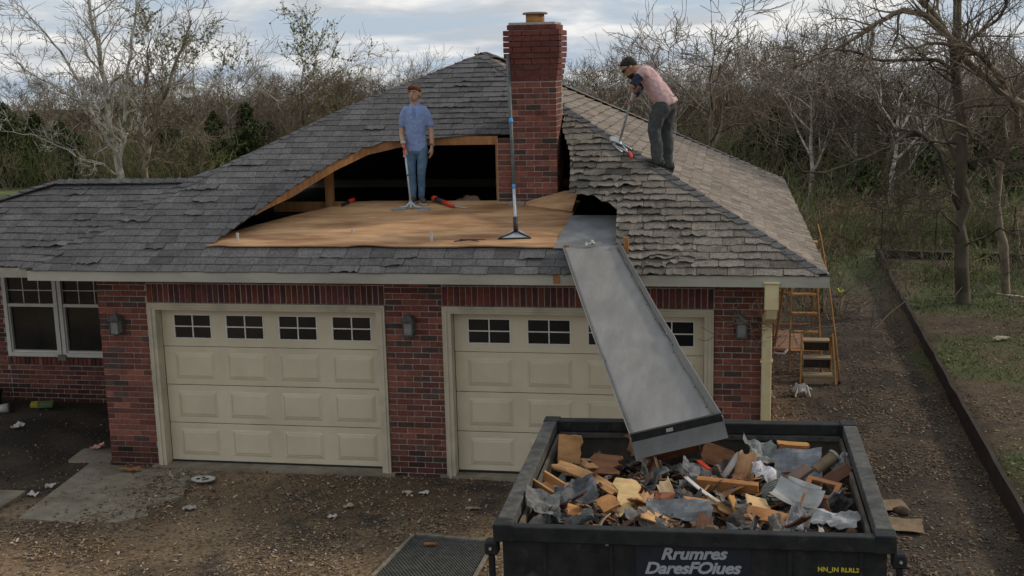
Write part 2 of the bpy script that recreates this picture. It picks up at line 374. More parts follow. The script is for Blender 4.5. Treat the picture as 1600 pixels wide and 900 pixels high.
slab('concrete_pavement', [(-.14, -1.77), (.55, -1.80), (.98, -1.74), (1.22, -1.52), (1.06, -1.25), (1.34, -.92), (1.20, -.55), (1.36, -.13), (.30, -.13), (-.2, .02), (-.28, -.02)], .020, .12)
slab('concrete_pavement', [(-2.6, -1.10), (-.50, -1.03), (-.48, -1.25), (-.50, -1.62), (-2.6, -1.7)], .04, .12)
slab('concrete_pavement', [(-.62, .46), (-.04, .50), (-.04, .05), (-.58, .02)], .035, .1)
slab('garage_apron_pavement', [(.55, -.06), (3.52, -.06), (3.52, .3), (.55, .3)], .035, .1)
slab('garage_apron_pavement', [(4.05, -.03), (7.2, -.03), (7.2, .3), (4.05, .3)], .03, .1)

def in_poly(x, y, P_):
    r_ = False; n = len(P_)
    for i in range(n):
        x0, y0 = P_[i]; x1, y1 = P_[(i+1) % n]
        if (y0 > y) != (y1 > y) and x < (x1-x0)*(y-y0)/(y1-y0)+x0: r_ = not r_
    return r_
def build_litter():
    rng = np.random.RandomState(5); V = []; F = []; C_ = []
    pal = [(.32, .22, .13), (.22, .14, .08), (.13, .09, .06), (.40, .305, .20), (.075, .056, .042), (.26, .225, .185), (.50, .44, .34), (.16, .135, .115)]
    slabA = [(-.14, -1.77), (.55, -1.80), (.98, -1.74), (1.22, -1.52), (1.06, -1.25), (1.34, -.92), (1.20, -.55), (1.36, -.13), (.30, -.13), (-.2, .02)]
    n = 0
    while n < 100000:
        x = rng.uniform(-3.2, 13.5); y = -4.4 + 18*rng.rand()**1.5
        if 0 < x < 7.8 and y > -.01: continue
        if x < 0 and y > 2.45: continue
        if 5.75 < x < 8.25 and -5.6 < y < -3: continue
        on = in_poly(x, y, slabA)
        if on and rng.rand() > .06+.4*max(0, nz(x*2, y*2, 4)+.1)+1.2*sm(.45, 1.0, x+.3*nz(x*3, y*3, 1)+.18*(-.9-y)): continue
        if x < -.1 and rng.rand() > .22: continue
        if x > 10.2 and rng.rand() > .5: continue
        dens = .30+.75*sm(-.25, .35, nz(x*.8, y*.8, 6)+.5*nz(x*2.3, y*2.3, 2))
        if rng.rand() > dens: continue
        s_ = .009+.020*rng.rand()**2.6
        l_ = s_*rng.uniform(1, 2.3); a = rng.rand()*6.283; ca, sa = math.cos(a), math.sin(a)
        z = (gz(x, y) if not on else .020)+.004; tl = rng.uniform(-.45, .45); cu = rng.uniform(0, .5)*s_
        b = len(V); z0 = z+abs(tl)*l_*.5
        for (u, v, h) in ((-l_/2, -s_/2*.7, 0), (0, -s_/2, cu), (l_/2, -s_/2*.2, 0), (l_/2, s_/2*.2, 0), (0, s_/2, cu), (-l_/2, s_/2*.7, 0)):
            V.append((x+u*ca-v*sa, y+u*sa+v*ca, z0+h+u*tl))
        F.append((b, b+1, b+4, b+5)); F.append((b+1, b+2, b+3, b+4))
        c = pal[int(rng.choice(8, p=[.2, .2, .2, .08, .16, .09, .03, .04]))]; k = rng.uniform(.6, 1.15)
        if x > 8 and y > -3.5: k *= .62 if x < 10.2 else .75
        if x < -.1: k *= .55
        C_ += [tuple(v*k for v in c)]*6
        n += 1
    stuff(np_mesh('leaf_litter', V, F, C_, MT['litter']), 'dry leaves and wood chips scattered over the drive', 'leaf litter')
build_litter()
def build_grass():
    rng = np.random.RandomState(8); V = []; F = []; C_ = []; n = 0
    while n < 30000:
        if rng.rand() < .8: x = rng.uniform(10.25, 15.5); y = rng.uniform(-2, 14.5)
        else: x = rng.uniform(8, 15); y = rng.uniform(8, 22)
        g = nz(x*.55, y*.55, 1.7)*.8+nz(x*1.9, y*1.9, 5.2)*.5+.16*(x-11.0)
        if g < rng.uniform(-.25, .45): continue
        z = gz(x, y); a = rng.rand()*6.283; h = rng.uniform(.02, .06); w = rng.uniform(.004, .009); le = rng.uniform(-.05, .05), rng.uniform(-.05, .05)
        ca, sa = math.cos(a)*w, math.sin(a)*w; b = len(V)
        V += [(x-ca, y-sa, z), (x+ca, y+sa, z), (x+le[0]+ca*.3, y+le[1]+sa*.3, z+h), (x+le[0]-ca*.3, y+le[1]-sa*.3, z+h)]
        F.append((b, b+1, b+2, b+3)); k = rng.uniform(.6, 1.3); t = rng.rand()
        C_ += [tuple(v*k for v in mixc((.055, .105, .022), (.13, .13, .05), t*t))]*4; n += 1
    stuff(np_mesh('grass', V, F, C_, MT['leaf']), 'patchy short green grass right of the dark edging', 'grass')
build_grass()

# ------------------------------------------------------------------ the house
HOUSE = tag(empty('brick_house', (4, 4, 0)), 'red brick garage house with torn open grey shingle roof', 'house')
HI = Matrix.Translation((-4, -4, 0))
def hp(o, parent=None):
    """parts are built in world coordinates and hung on the house"""
    o.parent = parent or HOUSE
    if parent is None: o.matrix_parent_inverse = HI
    return o
BL, BH, BJ = .2, .0677, .009      # brick module length, course height, joint
ZW = 2.335                        # wall top
BRK = [(.200, .072, .052), (.225, .082, .056), (.172, .062, .047), (.145, .056, .044), (.092, .058, .048), (.070, .050, .044), (.245, .098, .064), (.12, .052, .042)]
def bcol(z=1., dirt=True):
    i = random.choices(range(8), [.24, .15, .2, .13, .09, .05, .06, .08])[0]; k = random.uniform(.75, 1.2)
    if dirt and z < .33: k *= .45+.55*sm(.12, .36, z+random.uniform(-.06, .06))
    return tuple(v*k for v in BRK[i])
ALLB = []     # (distance, centre, size, colour) for the wall facing the drive
def brick_run(out, p0, d, n, L, z0, z1, depth=.1, dirt=True, jit=.0025):
    """running bond from p0 along unit d for length L, n the outward normal"""
    rows = int(round((z1-z0)/BH))
    for r_ in range(rows):
        z = z0+BH*(r_+.5); s_ = -(BL/2 if r_ % 2 else 0)+random.uniform(-.008, .008)
        while s_ < L-.02:
            a, b = max(s_, 0)+BJ/2, min(s_+BL, L)-BJ/2; s_ += BL
            if b-a < .03: continue
            j = random.uniform(-jit, jit)
            c = Vector(p0)+Vector(d)*((a+b)/2)+Vector(n)*(j-depth/2)
            out.append((Vector((c.x, c.y, z)), b-a, Vector(d), depth, bcol(z, dirt)))
def brick_mesh(mb, br):
    c, l, d, dep, col = br; rot = Matrix.Rotation(math.atan2(d.y, d.x), 3, 'Z')
    mb.box((c.x, c.y, c.z), (l, dep, BH-BJ), rot, col)
_bm = {}
def brick_obj(br, name, parent, h=BH-BJ):
    c, l, d, dep, col = br; key = (round(l*200)/200, dep, h)
    if key not in _bm:
        me = MB().box((0, 0, 0), (key[0], dep, h), None, (1, 1, 1), .0035).mesh('brick'); me.materials.append(MT['brick']); _bm[key] = me
    o = bpy.data.objects.new(name, _bm[key]); COL.objects.link(o); o.location = c; o.rotation_euler = (0, 0, math.atan2(d.y, d.x)); o.color = (*col, 1)
    o.parent = parent; return o
X0, XA, XB, XC, XD, XE = 0, .62, 3.47, 4.13, 7.11, 7.75
ZD = 2.0      # head of the garage doors
front = MB()
for a, b in ((X0, XA), (XB, XC), (XD, XE)): front.bx((a+.006, .008, -.1), (b-.006, .24, ZW))
for a, b in ((XA, XB), (XC, XD)): front.bx((a-.005, .010, ZD+.002), (b+.005, .24, ZW-.002))
FRONT = front.build('front_wall', MT['mortar']); hp(FRONT)
fb = []
for a, b in ((X0, XA), (XB, XC), (XD, XE)): brick_run(fb, (a, 0, 0), (1, 0, 0), (0, -1, 0), b-a, -.03, ZW-.004)
for a, b in ((XA, XB), (XC, XD)):          # one course over the soldiers, mostly under the eave
    brick_run(fb, (a, 0, 0), (1, 0, 0), (0, -1, 0), b-a, ZD+.225, ZW-.02)
fb.sort(key=lambda q: (q[0]-CAM_LOC).length if q[0].z < 2.25 else 99)
for br in fb[:300]: brick_obj(br, 'brick', FRONT)
mass = MB()
for br in fb[300:]: brick_mesh(mass, br)
side = []
brick_run(side, (XE, .1, 0), (0, 1, 0), (1, 0, 0), 8.3, -.03, ZW, dirt=True)
brick_run(side, (0, 2.5, 0), (0, -1, 0), (-1, 0, 0), 2.4, -.03, ZW)
for br in side: brick_mesh(mass, br)
stuff(hp(mass.build('brick_mass', MT['brick'])))
sidew = MB(); sidew.bx((XE-.24, .24, -.1), (XE-.008, 8.4, ZW)); sidew.bx((.008, .24, -.1), (.2, 2.5, ZW)); sidew.bx((-3.8, 8.2, -.1), (XE-.25, 8.4, ZW)); sidew.bx((-3.8, 2.72, -.1), (-3.6, 8.2, ZW))
hp(sidew.build('side_wall', MT['mortar']))
for a, b in ((XA, XB), (XC, XD)):          # soldier course above each door
    n = int((b-a)/BH)
    w = (b-a)/n
    for i in range(n):
        me = None
        br = (Vector((a+(i+.5)*w, .05+random.uniform(-.003, .003), ZD+.112)), .055, Vector((1, 0, 0)), .1, tuple(v*random.uniform(.75, 1.1) for v in random.choice(((.16, .052, .043), (.14, .048, .042), (.10, .042, .039), (.19, .06, .046)))))
        brick_obj(br, 'lintel_brick', FRONT, .212)

# the recessed wing on the left with its double window
YW = 2.5
wing = MB()
wing.bx((-3.6, YW+.008, -.2), (-2.86, YW+.2, ZW)); wing.bx((-1.16, YW+.008, -.2), (.1, YW+.2, ZW))
wing.bx((-2.86, YW+.008, -.2), (-1.16, YW+.2, .66)); wing.bx((-2.86, YW+.008, 2.1), (-1.16, YW+.2, ZW))
WING = hp(wing.build('wing_wall', MT['mortar']))
wb = []
brick_run(wb, (-3.6, YW, 0), (1, 0, 0), (0, -1, 0), .74, -.15, ZW)
brick_run(wb, (-1.16, YW, 0), (1, 0, 0), (0, -1, 0), 1.16, -.15, ZW)
brick_run(wb, (-2.86, YW, 0), (1, 0, 0), (0, -1, 0), 1.70, -.15, .53)
for br in wb: brick_obj(br, 'wing_brick', WING)
for i in range(25):
    br = (Vector((-2.86+(i+.5)*.068, YW+.03+random.uniform(-.003, .003), .60)), .060, Vector((1, 0, 0)), .13, bcol(1)); brick_obj(br, 'sill_brick', WING, .105)
def window_unit(x0, x1, z0, z1, y):
    zm = (z0+z1)/2+.03
    w = MB(); t = .055
    w.bx((x0, y, z0), (x0+t, y+.1, z1)); w.bx((x1-t, y, z0), (x1, y+.1, z1)); w.bx((x0+t, y, z0), (x1-t, y+.1, z0+t)); w.bx((x0+t, y, z1-t), (x1-t, y+.1, z1))
    W_ = hp(w.build('window', MT['white']))
    s_ = MB()
    s_.bx((x0+t, y+.015, zm-.022), (x1-t, y+.08, zm+.022)); s_.bx((x0+t, y+.025, z0+t), (x0+t+.022, y+.08, zm-.022)); s_.bx((x1-t-.022, y+.025, z0+t), (x1-t, y+.08, zm-.022)); s_.bx((x0+t+.022, y+.025, z0+t), (x1-t-.022, y+.08, z0+t+.03))
    s_.build('sash', MT['white'], W_)
    g = MB()
    for i in (1, 2):
        x = x0+t+(x1-x0-2*t)*i/3; g.bx((x-.006, y+.048, zm+.022), (x+.006, y+.058, z1-t))
        z = zm+(z1-t-zm)*i/3; g.bx((x0+t, y+.046, z-.006), (x1-t, y+.056, z+.006))
    g.build('muntin', MT['white'], W_)
    MB().bx((x0+t, y+.060, zm), (x1-t, y+.068, z1-t)).build('pane', MT['glass2'], W_)
    MB().bx((x0+t, y+.070, z0+t), (x1-t, y+.076, zm)).build('pane', MT['glass2'], W_)
window_unit(-2.85, -2.02, .665, 2.09, YW-.02); window_unit(-2.0, -1.17, .665, 2.09, YW-.02)
hp(MB().bx((-2.07, YW-.045, .62), (-1.95, YW-.021, .70)).build('window_mullion_block', MT['concrete']))
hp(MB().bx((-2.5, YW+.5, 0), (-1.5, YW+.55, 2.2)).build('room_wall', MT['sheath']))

# garage doors
def garage_door(x0, x1):
    # casing
    cz = MB(); e = .10
    for (a, b) in ((x0, x0+e), (x1-e, x1)):
        cz.bx((a, -.022, 0), (b, .13, ZD)); 
    cz.bx((x0+e, -.022, ZD-e*.8), (x1-e, .13, ZD))
    cz.bx((x0+.028, -.036, 0), (x0+.055, -.022, ZD-.03)); cz.bx((x1-.055, -.036, 0), (x1-.028, -.022, ZD-.03)); cz.bx((x0+.055, -.036, ZD-.05), (x1-.055, -.022, ZD-.025))
    a, b = x0+e, x1-e; z0, z1 = .05, ZD-e*.8; y = .13
    hp(cz.build('door_casing', MT['trim']))
    d = MB(); hs = (z1-z0)/4
    w = (b-a)
    cols = [(a+w*(.057+.243*i), a+w*(.057+.243*i)+w*.175) for i in range(4)]
    # four stacked sections with real gaps; the top one is holed for its lights
    for k in range(3): d.bx((a+.004, y, z0+hs*k+.004), (b-.004, y+.04, z0+hs*(k+1)-.004), bev=.004)
    zt0 = z0+hs*3+.004; wz0, wz1 = z0+hs*3+.095, z0+hs*3+.385
    d.bx((a+.004, y, zt0), (b-.004, y+.04, wz0)); d.bx((a+.004, y, wz1), (b-.004, y+.04, z1-.004))
    xs = [a+.004]+[q for c in cols for q in c]+[b-.004]
    for i in range(0, len(xs), 2): d.bx((xs[i], y, wz0), (xs[i+1], y+.04, wz1))
    D = hp(d.build('garage_door', MT['door']))
    for k in range(3):
        for (p, q) in cols:
            zc0, zc1 = z0+hs*k+.085, z0+hs*(k+1)-.085
            f = MB(); t, o = .026, .010
            out = [(p-.012, zc0-.012), (q+.012, zc0-.012), (q+.012, zc1+.012), (p-.012, zc1+.012)]
            mid = [(p+.012, zc0+.012), (q-.012, zc0+.012), (q-.012, zc1-.012), (p+.012, zc1-.012)]
            inn = [(p+.034, zc0+.034), (q-.034, zc0+.034), (q-.034, zc1-.034), (p+.034, zc1-.034)]
            vs_ = [(x, y-.0005, z) for x, z in out]+[(x, y-.009, z) for x, z in mid]+[(x, y-.002, z) for x, z in mid]+[(x, y-.011, z) for x, z in inn]
            fs = []
            for i in range(4):
                j = (i+1) % 4; fs += [(i, j, j+4, i+4), (i+4, j+4, j+8, i+8), (i+8, j+8, j+12, i+12)]
            fs.append((12, 13, 14, 15)); f.add(vs_, fs); f.build('raised_panel', MT['door'], D)
    for (p, q) in cols:
        g = MB(); t = .010
        g.bx((p, y-.006, wz0), (p+t, y+.03, wz1)); g.bx((q-t, y-.006, wz0), (q, y+.03, wz1)); g.bx((p+t, y-.006, wz0), (q-t, y+.03, wz0+t)); g.bx((p+t, y-.006, wz1-t), (q-t, y+.03, wz1))
        g.bx(((p+q)/2-.006, y-.003, wz0+t), ((p+q)/2+.006, y+.03, wz1-t)); g.bx((p+t, y-.001, (wz0+wz1)/2-.006), (q-t, y+.028, (wz0+wz1)/2+.006))
        g.build('window_grille', MT['white'], D)
        for i in range(2):
            for j in range(2):
                MB().bx(((p, (p+q)/2)[i]+.004, y+.012, (wz0, (wz0+wz1)/2)[j]+.004), (((p+q)/2, q)[i]-.004, y+.018, ((wz0+wz1)/2, wz1)[j]-.004)).build('pane', MT['glass'], D)
    s_ = MB(); s_.bx((a, y-.01, .032), (b, y+.05, .052)); s_.build('bottom_seal', MT['black'], D)
garage_door(XA, XB); garage_door(XC, XD)
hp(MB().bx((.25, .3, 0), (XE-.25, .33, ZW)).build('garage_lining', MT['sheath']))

# lanterns
def lantern(x, z):
    b = MB(); b.bx((x-.05, -.022, z-.10), (x+.05, -.004, z+.10), bev=.006); b.tube([(x, -.02, z+.06), (x, -.07, z+.13), (x, -.11, z+.10)], .008, 6)
    L_ = hp(b.build('wall_lantern', MT['lamp']))
    c = MB(); y = -.11
    for i in (-1, 1):
        for j in (-1, 1): c.box((x+i*.052, y+j*.052, z-.02), (.010, .010, .15))
    c.box((x, y, z-.10), (.125, .125, .014)); c.box((x, y, z+.055), (.125, .125, .012)); c.box((x, y, z-.115), (.06, .06, .02))
    c.build('cage', MT['lamp'], L_)
    t = MB(); t.box((x, y, z+.092), (.15, .15, .062), taper=.42); t.box((x, y, z+.132), (.045, .045, .018), taper=.6); t.build('lamp_roof', MT['lamp'], L_)
    MB().box((x, y, z-.022), (.092, .092, .146)).build('lamp_glass', MT['lampglass'], L_)
lantern(.27, 1.75); lantern(3.77, 1.79); lantern(7.40, 1.83)

# eaves
EY, EZ = -.45, 2.46
hp(MB().bx((-.57, EY-.012, 2.335), (8.26, EY+.02, 2.452)).build('fascia', MT['fascia']))
hp(MB().bx((8.235, EY+.021, 2.335), (8.262, 8.9, 2.452)).build('fascia', MT['fascia']))
hp(MB().bx((-3.9, EY+.06, 2.355), (-.571, EY+.085, 2.468)).build('fascia', MT['fascia']))
hp(MB().bx((-.572, EY+.021, 2.34), (8.234, .0, 2.352)).build('soffit', MT['fascia']))
hp(MB().bx((7.76, .001, 2.34), (8.234, 8.8, 2.352)).build('soffit', MT['fascia']))
hp(MB().bx((-3.85, EY+.086, 2.357), (-.58, 2.6, 2.367)).build('soffit', MT['fascia']))
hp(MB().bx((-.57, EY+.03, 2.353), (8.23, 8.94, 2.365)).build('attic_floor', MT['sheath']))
hp(MB().bx((-.57, 8.86, 2.335), (8.234, 8.89, 2.51)).build('fascia', MT['fascia']))

# downspout
d = MB(); d.bx((7.62, -.485, 2.10), (7.76, -.385, 2.375), bev=.006); d.box((7.69, -.44, 2.384), (.165, .13, .018), bev=.004)
DS = hp(d.build('downspout', MT['spout']))
e = MB()
pts = [(7.69, -.43, 2.10), (7.685, -.40, 2.03), (7.67, -.22, 1.96), (7.665, -.075, 1.90), (7.665, -.065, 1.80)]
for i in range(len(pts)-1):
    a, b = Vector(pts[i]), Vector(pts[i+1]); dd = (b-a); q = dd.to_track_quat('Z', 'Y').to_matrix(); e.box((a+b)/2, (.105, .085, dd.length+.03), q)
e.build('elbow', MT['spout'], DS)
MB().bx((7.612, -.108, .12), (7.718, -.022, 1.84), bev=.008).build('pipe', MT['spout'], DS)
for z in (1.45, .6): MB().bx((7.600, -.112, z), (7.730, -.004, z+.025)).build('strap', MT['spout'], DS)

# ------------------------------------------------------------------ roof
SL = .512; CA = 1/math.sqrt(1+SL*SL); SA = SL*CA; EXPO = .136
def interp(P_, t):
    if t <= P_[0][0]: return P_[0][1]
    for (a, u), (b, v) in zip(P_, P_[1:]):
        if t <= b: return u+(v-u)*(t-a)/(b-a+1e-9)
    return P_[-1][1]
PEAK = (3.86, 4.0)
LEFT = [(-.45, -.56), (1.33, .93), (2.70, 2.27), (4.0, 3.86)]                 # y -> x of the left hip on the front slope
HL = [(-.075, 1.42), (.10, 1.52), (.82, 1.946), (1.189, 2.2), (1.547, 2.47), (1.862, 2.80), (2.0, 3.14), (2.055, 3.6)]   # left lip of the hole
HR = [(-.075, 6.07), (.35, 6.04), (.70, 6.03), (.76, 5.87), (.87, 5.84), (.90, 5.46), (1.25, 5.43), (1.66, 5.38), (1.99, 5.29), (2.2, 5.215)]
CX0, CX1, CY0, CY1 = 4.62, 5.2, 1.86, 2.46                                    # chimney footprint
def xr_front(y): return 8.22-(y+.45)*(8.22-PEAK[0])/4.45
def front_spans(y):
    a, b = interp(LEFT, y), xr_front(y)
    if y < -.073: return [(a, b)]
    if y < 2.05: return [(a, interp(HL, y)), (interp(HR, y), b)]
    if y < CY1+.02: return [(a, CX0-.01), (max(CX1+.01, interp(HR, y)), b)]
    return [(a, b)]
class Plane:
    def __init__(s, o, S, T): s.o = Vector(o); s.S = Vector(S).normalized(); s.T = Vector(T).normalized(); s.N = s.S.cross(s.T).normalized()
    def __call__(s, a, t, h=0): return s.o+s.S*a+s.T*t+s.N*h
PF = Plane((0, EY, EZ), (1, 0, 0), (0, CA, SA))
PR = Plane((8.22, 0, EZ), (0, 1, 0), (-CA, 0, SA))
WOFF = .08
PW = Plane((0, EY+WOFF, EZ+.012), (1, 0, 0), (0, CA, SA))
SH = []        # every shingle: (distance, mesh builder args)
def shingle(mb, pl, sL0, sR0, sL1, sR1, t0, t1, col, amp=0., seed=0., th=.009):
    """one shingle: butt at t0, head at t1; amp curls and lifts the butt"""
    n = 1 if amp < .004 else max(2, int(abs(sR0-sL0)/.035))
    top = []; bot = []
    for k in range(n+1):
        u = k/n; a0 = sL0+(sR0-sL0)*u; a1 = sL1+(sR1-sL1)*u; lift = 0; dt = 0
        if amp >= .004:
            hh = noise.cell(Vector((seed*7.1, sL0*3.3, 1.)))*.5+.5; h2 = noise.cell(Vector((seed*5.3, sL0*4.7, 9.)))*.5+.5
            w = nz(a0*5.0, seed*1.3, 2.0)*.55+.5*nz(a0*19, seed*2.1, 7.); lift = amp*max(0, .10+.55*(hh*(1-u)+h2*u)+w*.8)
            dt = amp*.9*nz(a0*23, seed, 4.4)+.012*(hh-.5)-amp*.1
        for (a, t, h) in ((a0, t0+dt, (.013 if pl is not PR else .021)+lift), ((a0+a1)/2, (t0+t1)/2+dt*.4, .009+lift*.22), (a1, t1, .002)): top.append(pl(a, t, h))
        bot.append(pl(a0, t0+dt+.001, (.013 if pl is not PR else .021)+lift-th*(1 if pl is not PR else 1.7)))
    fs = []; T = len(top)
    for k in range(n):
        i = k*3; fs += [(i, i+3, i+4, i+1), (i+1, i+4, i+5, i+2)]; fs.append((T+k, T+k+1, i+3, i))
    vs_ = top+bot
    b0 = len(vs_); vs_ += [pl(sL1, t1, -.004), pl(sR1, t1, -.004)]
    fs.append((0, 1, 2, b0, T)); e_ = n*3; fs.append((e_+2, e_+1, e_, T+n, b0+1))
    if amp >= .02:
        # underside of a lifted flap
        q = len(vs_); 
        for k in range(n+1): vs_.append(top[k*3+1]-pl.N*th)
        for k in range(n): fs.append((T+k+1, T+k, q+k, q+k+1))
    mb.add(vs_, fs, col)
def amp_front(x, y):
    """how badly the shingles are curled here"""
    a = .0
    if x > 5.1 and not (y < -.08 and x < 6.1):
        e_ = interp(HR, y) if y > -.075 else 6.3
        d_ = max(0, x-e_)
        a = .017+.038*math.exp(-d_/.45)+.065*math.exp(-((x-6.05)**2+(y-1.0)**2)/.07)+.018*math.exp(-((x-6.5)**2+(y-.15)**2)/.2)+.02*max(0, nz(x*2.1, y*2.6, 81))
        if y < -.2 and x < 6.2: a = .006
        if y > 2.4: a *= .6
    else:
        if nz(x*2.2, y*6.0, 33) > .33: a = .032
        if nz(x*1.4, y*8.0, 53) > .46: a = .04
        if y > 1.9 and x > 3.2: a = max(a, .012)
    return a
def col_front(x, y):
    k = random.uniform(.80, 1.18)*(1+.22*nz(x*1.2, y*2.5, 3)); 
    dark = (.112, .109, .110); old = (.185, .166, .138)
    t = sm(4.9, 5.5, x) if y > -.1 else sm(5.9, 6.4, x)
    if random.random() < .10: k *= .78
    if t > 0 and nz(x*2.6, y*3.2, 71) > .28: k *= .62
    return tuple(v*k for v in mixc(dark, old, t))
def lay(pl, rows, spans_fn, y_of_t, amp_fn, col_fn, w0, w1, tol=.03, head=.035):
    for r_ in range(rows):
        t0 = r_*EXPO-.03; t1 = min((r_+1)*EXPO+head, rows*EXPO)
        ya, yb = y_of_t(max(t0, 0)), y_of_t(t1)
        sa, sb = spans_fn(y_of_t(max(t0, 0)+(.07 if pl is PF else .02))), spans_fn(y_of_t(t1-.035))
        if len(sb) != len(sa): sb = sa
        for (a0, b0), (a1, b1) in zip(sa, sb):
            if b0-a0 < .03: continue
            s_ = min(a0, a1)-random.uniform(.02, w0)
            end = max(b0, b1)
            while s_ < end-.005:
                w = random.uniform(w0, w1); e_ = s_+w
                if end-e_ < .05: e_ = end+.01
                L0, R0 = max(s_, a0), min(e_, b0); L1, R1 = max(s_, a1), min(e_, b1)
                if R0-L0 > .012 or R1-L1 > .012:
                    if R0 <= L0: L0 = R0 = (a0 if s_ < a0 else b0)
                    if R1 <= L1: L1 = R1 = (a1 if s_ < a1 else b1)
                    xm, tm = (L0+R0)/2, (t0+t1)/2; c = pl(xm, tm)
                    g = .003 if pl is not PR else .008
                    SH.append(((c-CAM_LOC).length, pl, L0+g, R0-g if R0 > L0 else R0, L1+g, R1-g if R1 > L1 else R1, t0+random.uniform(-.006, .006), t1, col_fn(xm, y_of_t(tm)), amp_fn(xm, y_of_t(tm)), r_*3.7+xm*.001))
                s_ = e_
NF = int(4.45/CA/EXPO)+1
lay(PF, NF, front_spans, lambda t: EY+t*CA, amp_front, col_front, .23, .32)
# right slope
YB = 8.95
def right_spans(x):      # x runs from the eave 8.22 to the ridge
    k = (8.22-x)/(8.22-PEAK[0]); return [(EY+k*4.45, YB-k*4.3)]
def col_right(s_, x):
    k = random.uniform(.74, 1.16)*(1+.2*nz(s_*.8, x*1.5, 13)); return tuple(v*k for v in (.235, .200, .162))
def amp_right(s_, x): return .010+.012*max(0, nz(s_*1.1, x*2, 23))+(.05 if (x-6.0)**2+(s_-1.75)**2 < .05 else 0)
NR = int((8.22-PEAK[0])/CA/EXPO)+1
lay(PR, NR, right_spans, lambda t: 8.22-t*CA, amp_right, col_right, .20, .28)
# wing
WL = [(-.45, -3.75), (1.16, -1.18), (1.3, -1.0)]
def wing_spans(y): return [(interp(WL, y), interp(LEFT, y-.02)+.02)]
def col_wing(x, y):
    k = random.uniform(.78, 1.15)*(1+.2*nz(x*1.2, y*2.5, 3)); return tuple(v*k for v in (.110, .107, .108))
lay(PW, int(1.62/CA/EXPO), wing_spans, lambda t: EY+WOFF+t*CA, lambda x, y: (.036 if nz(x*2.2, y*6.0, 43) > .30 else .007), col_wing, .20, .30)
# extra torn mat of shingles hanging over the eave strip
for r_, (xa, xb, y0) in enumerate([(6.30, 6.92, -.10), (6.36, 6.92, -.20), (6.40, 6.90, -.31)]):
    x = xa
    while x < xb:
        w = random.uniform(.14, .22); t0 = (y0-EY)/CA
        SH.append(((PF(x, t0)-CAM_LOC).length-2, PF, x, min(x+w, xb), x+.01, min(x+w, xb), t0, t0+.20, col_front(x+.1, 0), .05, 91+r_*5)); x += w
SH.sort(key=lambda q: q[0])

sheath = MB()
def strips(pl, rows, spans_fn, y_of_t, h, step=.068):
    n = int(rows*EXPO/step)
    for i in range(n):
        sa, sb = spans_fn(y_of_t(i*step+.002)), spans_fn(y_of_t((i+1)*step-.002))
        if len(sa) != len(sb): sb = sa
        for (a0, b0), (a1, b1) in zip(sa, sb):
            if b0-a0 < .01 and b1-a1 < .01: continue
            q = [(a0, i*step), (b0, i*step), (b1, (i+1)*step), (a1, (i+1)*step)]
            sheath.add([pl(a, t, h) for a, t in q]+[pl(a, t, h-.014) for a, t in q], [(0, 1, 2, 3), (7, 6, 5, 4), (0, 4, 5, 1), (1, 5, 6, 2), (2, 6, 7, 3), (3, 7, 4, 0)])
strips(PF, NF, front_spans, lambda t: EY+t*CA, -.004)
strips(PR, NR, right_spans, lambda t: 8.22-t*CA, -.004)
strips(PW, int(1.62/CA/EXPO), wing_spans, lambda t: EY+WOFF+t*CA, -.004)
PKZ = EZ+4.45*SL
ROOF = hp(sheath.build('roof', MT['sheath']))
for i, q in enumerate(SH[:300]):
    mb = MB(); shingle(mb, *q[1:8], (1, 1, 1), q[9], q[10]); o = mb.build('shingle', MT['shingle'], ROOF); o.color = (*q[8], 1)
rest = MB()
for q in SH[300:]: shingle(rest, *q[1:])
stuff(rest.build('shingle_mass', MT['shingle'], ROOF))
# slopes turned away from the camera, shingled plainly
back = MB()
A, B = Vector((PEAK[0], PEAK[1], PKZ-.01)), Vector((PEAK[0], YB-4.3, PKZ-.01))
back.add([Vector((-.56, EY, EZ)), A, B, Vector((-.56, YB, EZ))], [(0, 1, 2, 3)], (.10, .10, .105))
back.add([Vector((-.56, YB, EZ-.001)), B, Vector((8.22, YB, EZ-.001))], [(0, 1, 2)], (.12, .115, .11))
rz = EZ+.012+SL*1.62
back.add([Vector((-1.0, 1.2, rz)), Vector((.9, 1.2, rz)), Vector((.9, 3.2, EZ)), Vector((-3.75, 3.2, EZ))], [(0, 1, 2, 3)], (.10, .10, .105))
back.add([Vector((-3.75, EY+WOFF, EZ)), Vector((-1.0, 1.2, rz)), Vector((-3.75, 3.2, EZ))], [(0, 1, 2)], (.10, .10, .105))
back.build('rear_slope', MT['shingle'], ROOF)
def caps(p0, p1, na, nb, col, step=.145, w=.115, lift=.018, shift=0):
    """bent cap shingles along a hip; na, nb are directions down the two slopes"""
    p0, p1 = Vector(p0), Vector(p1); d_ = (p1-p0); n = int(d_.length/step); d_.normalize()
    na, nb = Vector(na).normalized(), Vector(nb).normalized(); up = Vector((0, 0, 1))
    for i in range(n):
        a = p0+d_*(i*step-.02); b = p0+d_*((i+1)*step+.04); k = random.uniform(.8, 1.15); l0 = lift+random.uniform(0, .008); mb = MB()
        ws = w*random.uniform(.94, 1.06)
        q = [a+na*ws+up*(l0+.006), a+up*(l0+.014), a+nb*ws+up*(l0+.006), b+na*ws+up*lift*.6, b+up*(lift*.6+.008), b+nb*ws+up*lift*.6]
        q2 = [p-up*.010 for p in q[:3]]
        mb.add(q+q2, [(0, 1, 4, 3), (1, 2, 5, 4), (6, 7, 1, 0), (7, 8, 2, 1), (3, 6, 0), (5, 2, 8)])
        o = mb.build('ridge_cap', MT['shingle'], ROOF); o.color = (*[v*k for v in col], 1)
def down(pl): return -pl.T
corner = (8.22, EY, EZ); pk = (PEAK[0], PEAK[1], PKZ)
caps(corner, pk, PF.S*-1-PF.T*.0, PR.S*1.0, (.125, .122, .122))
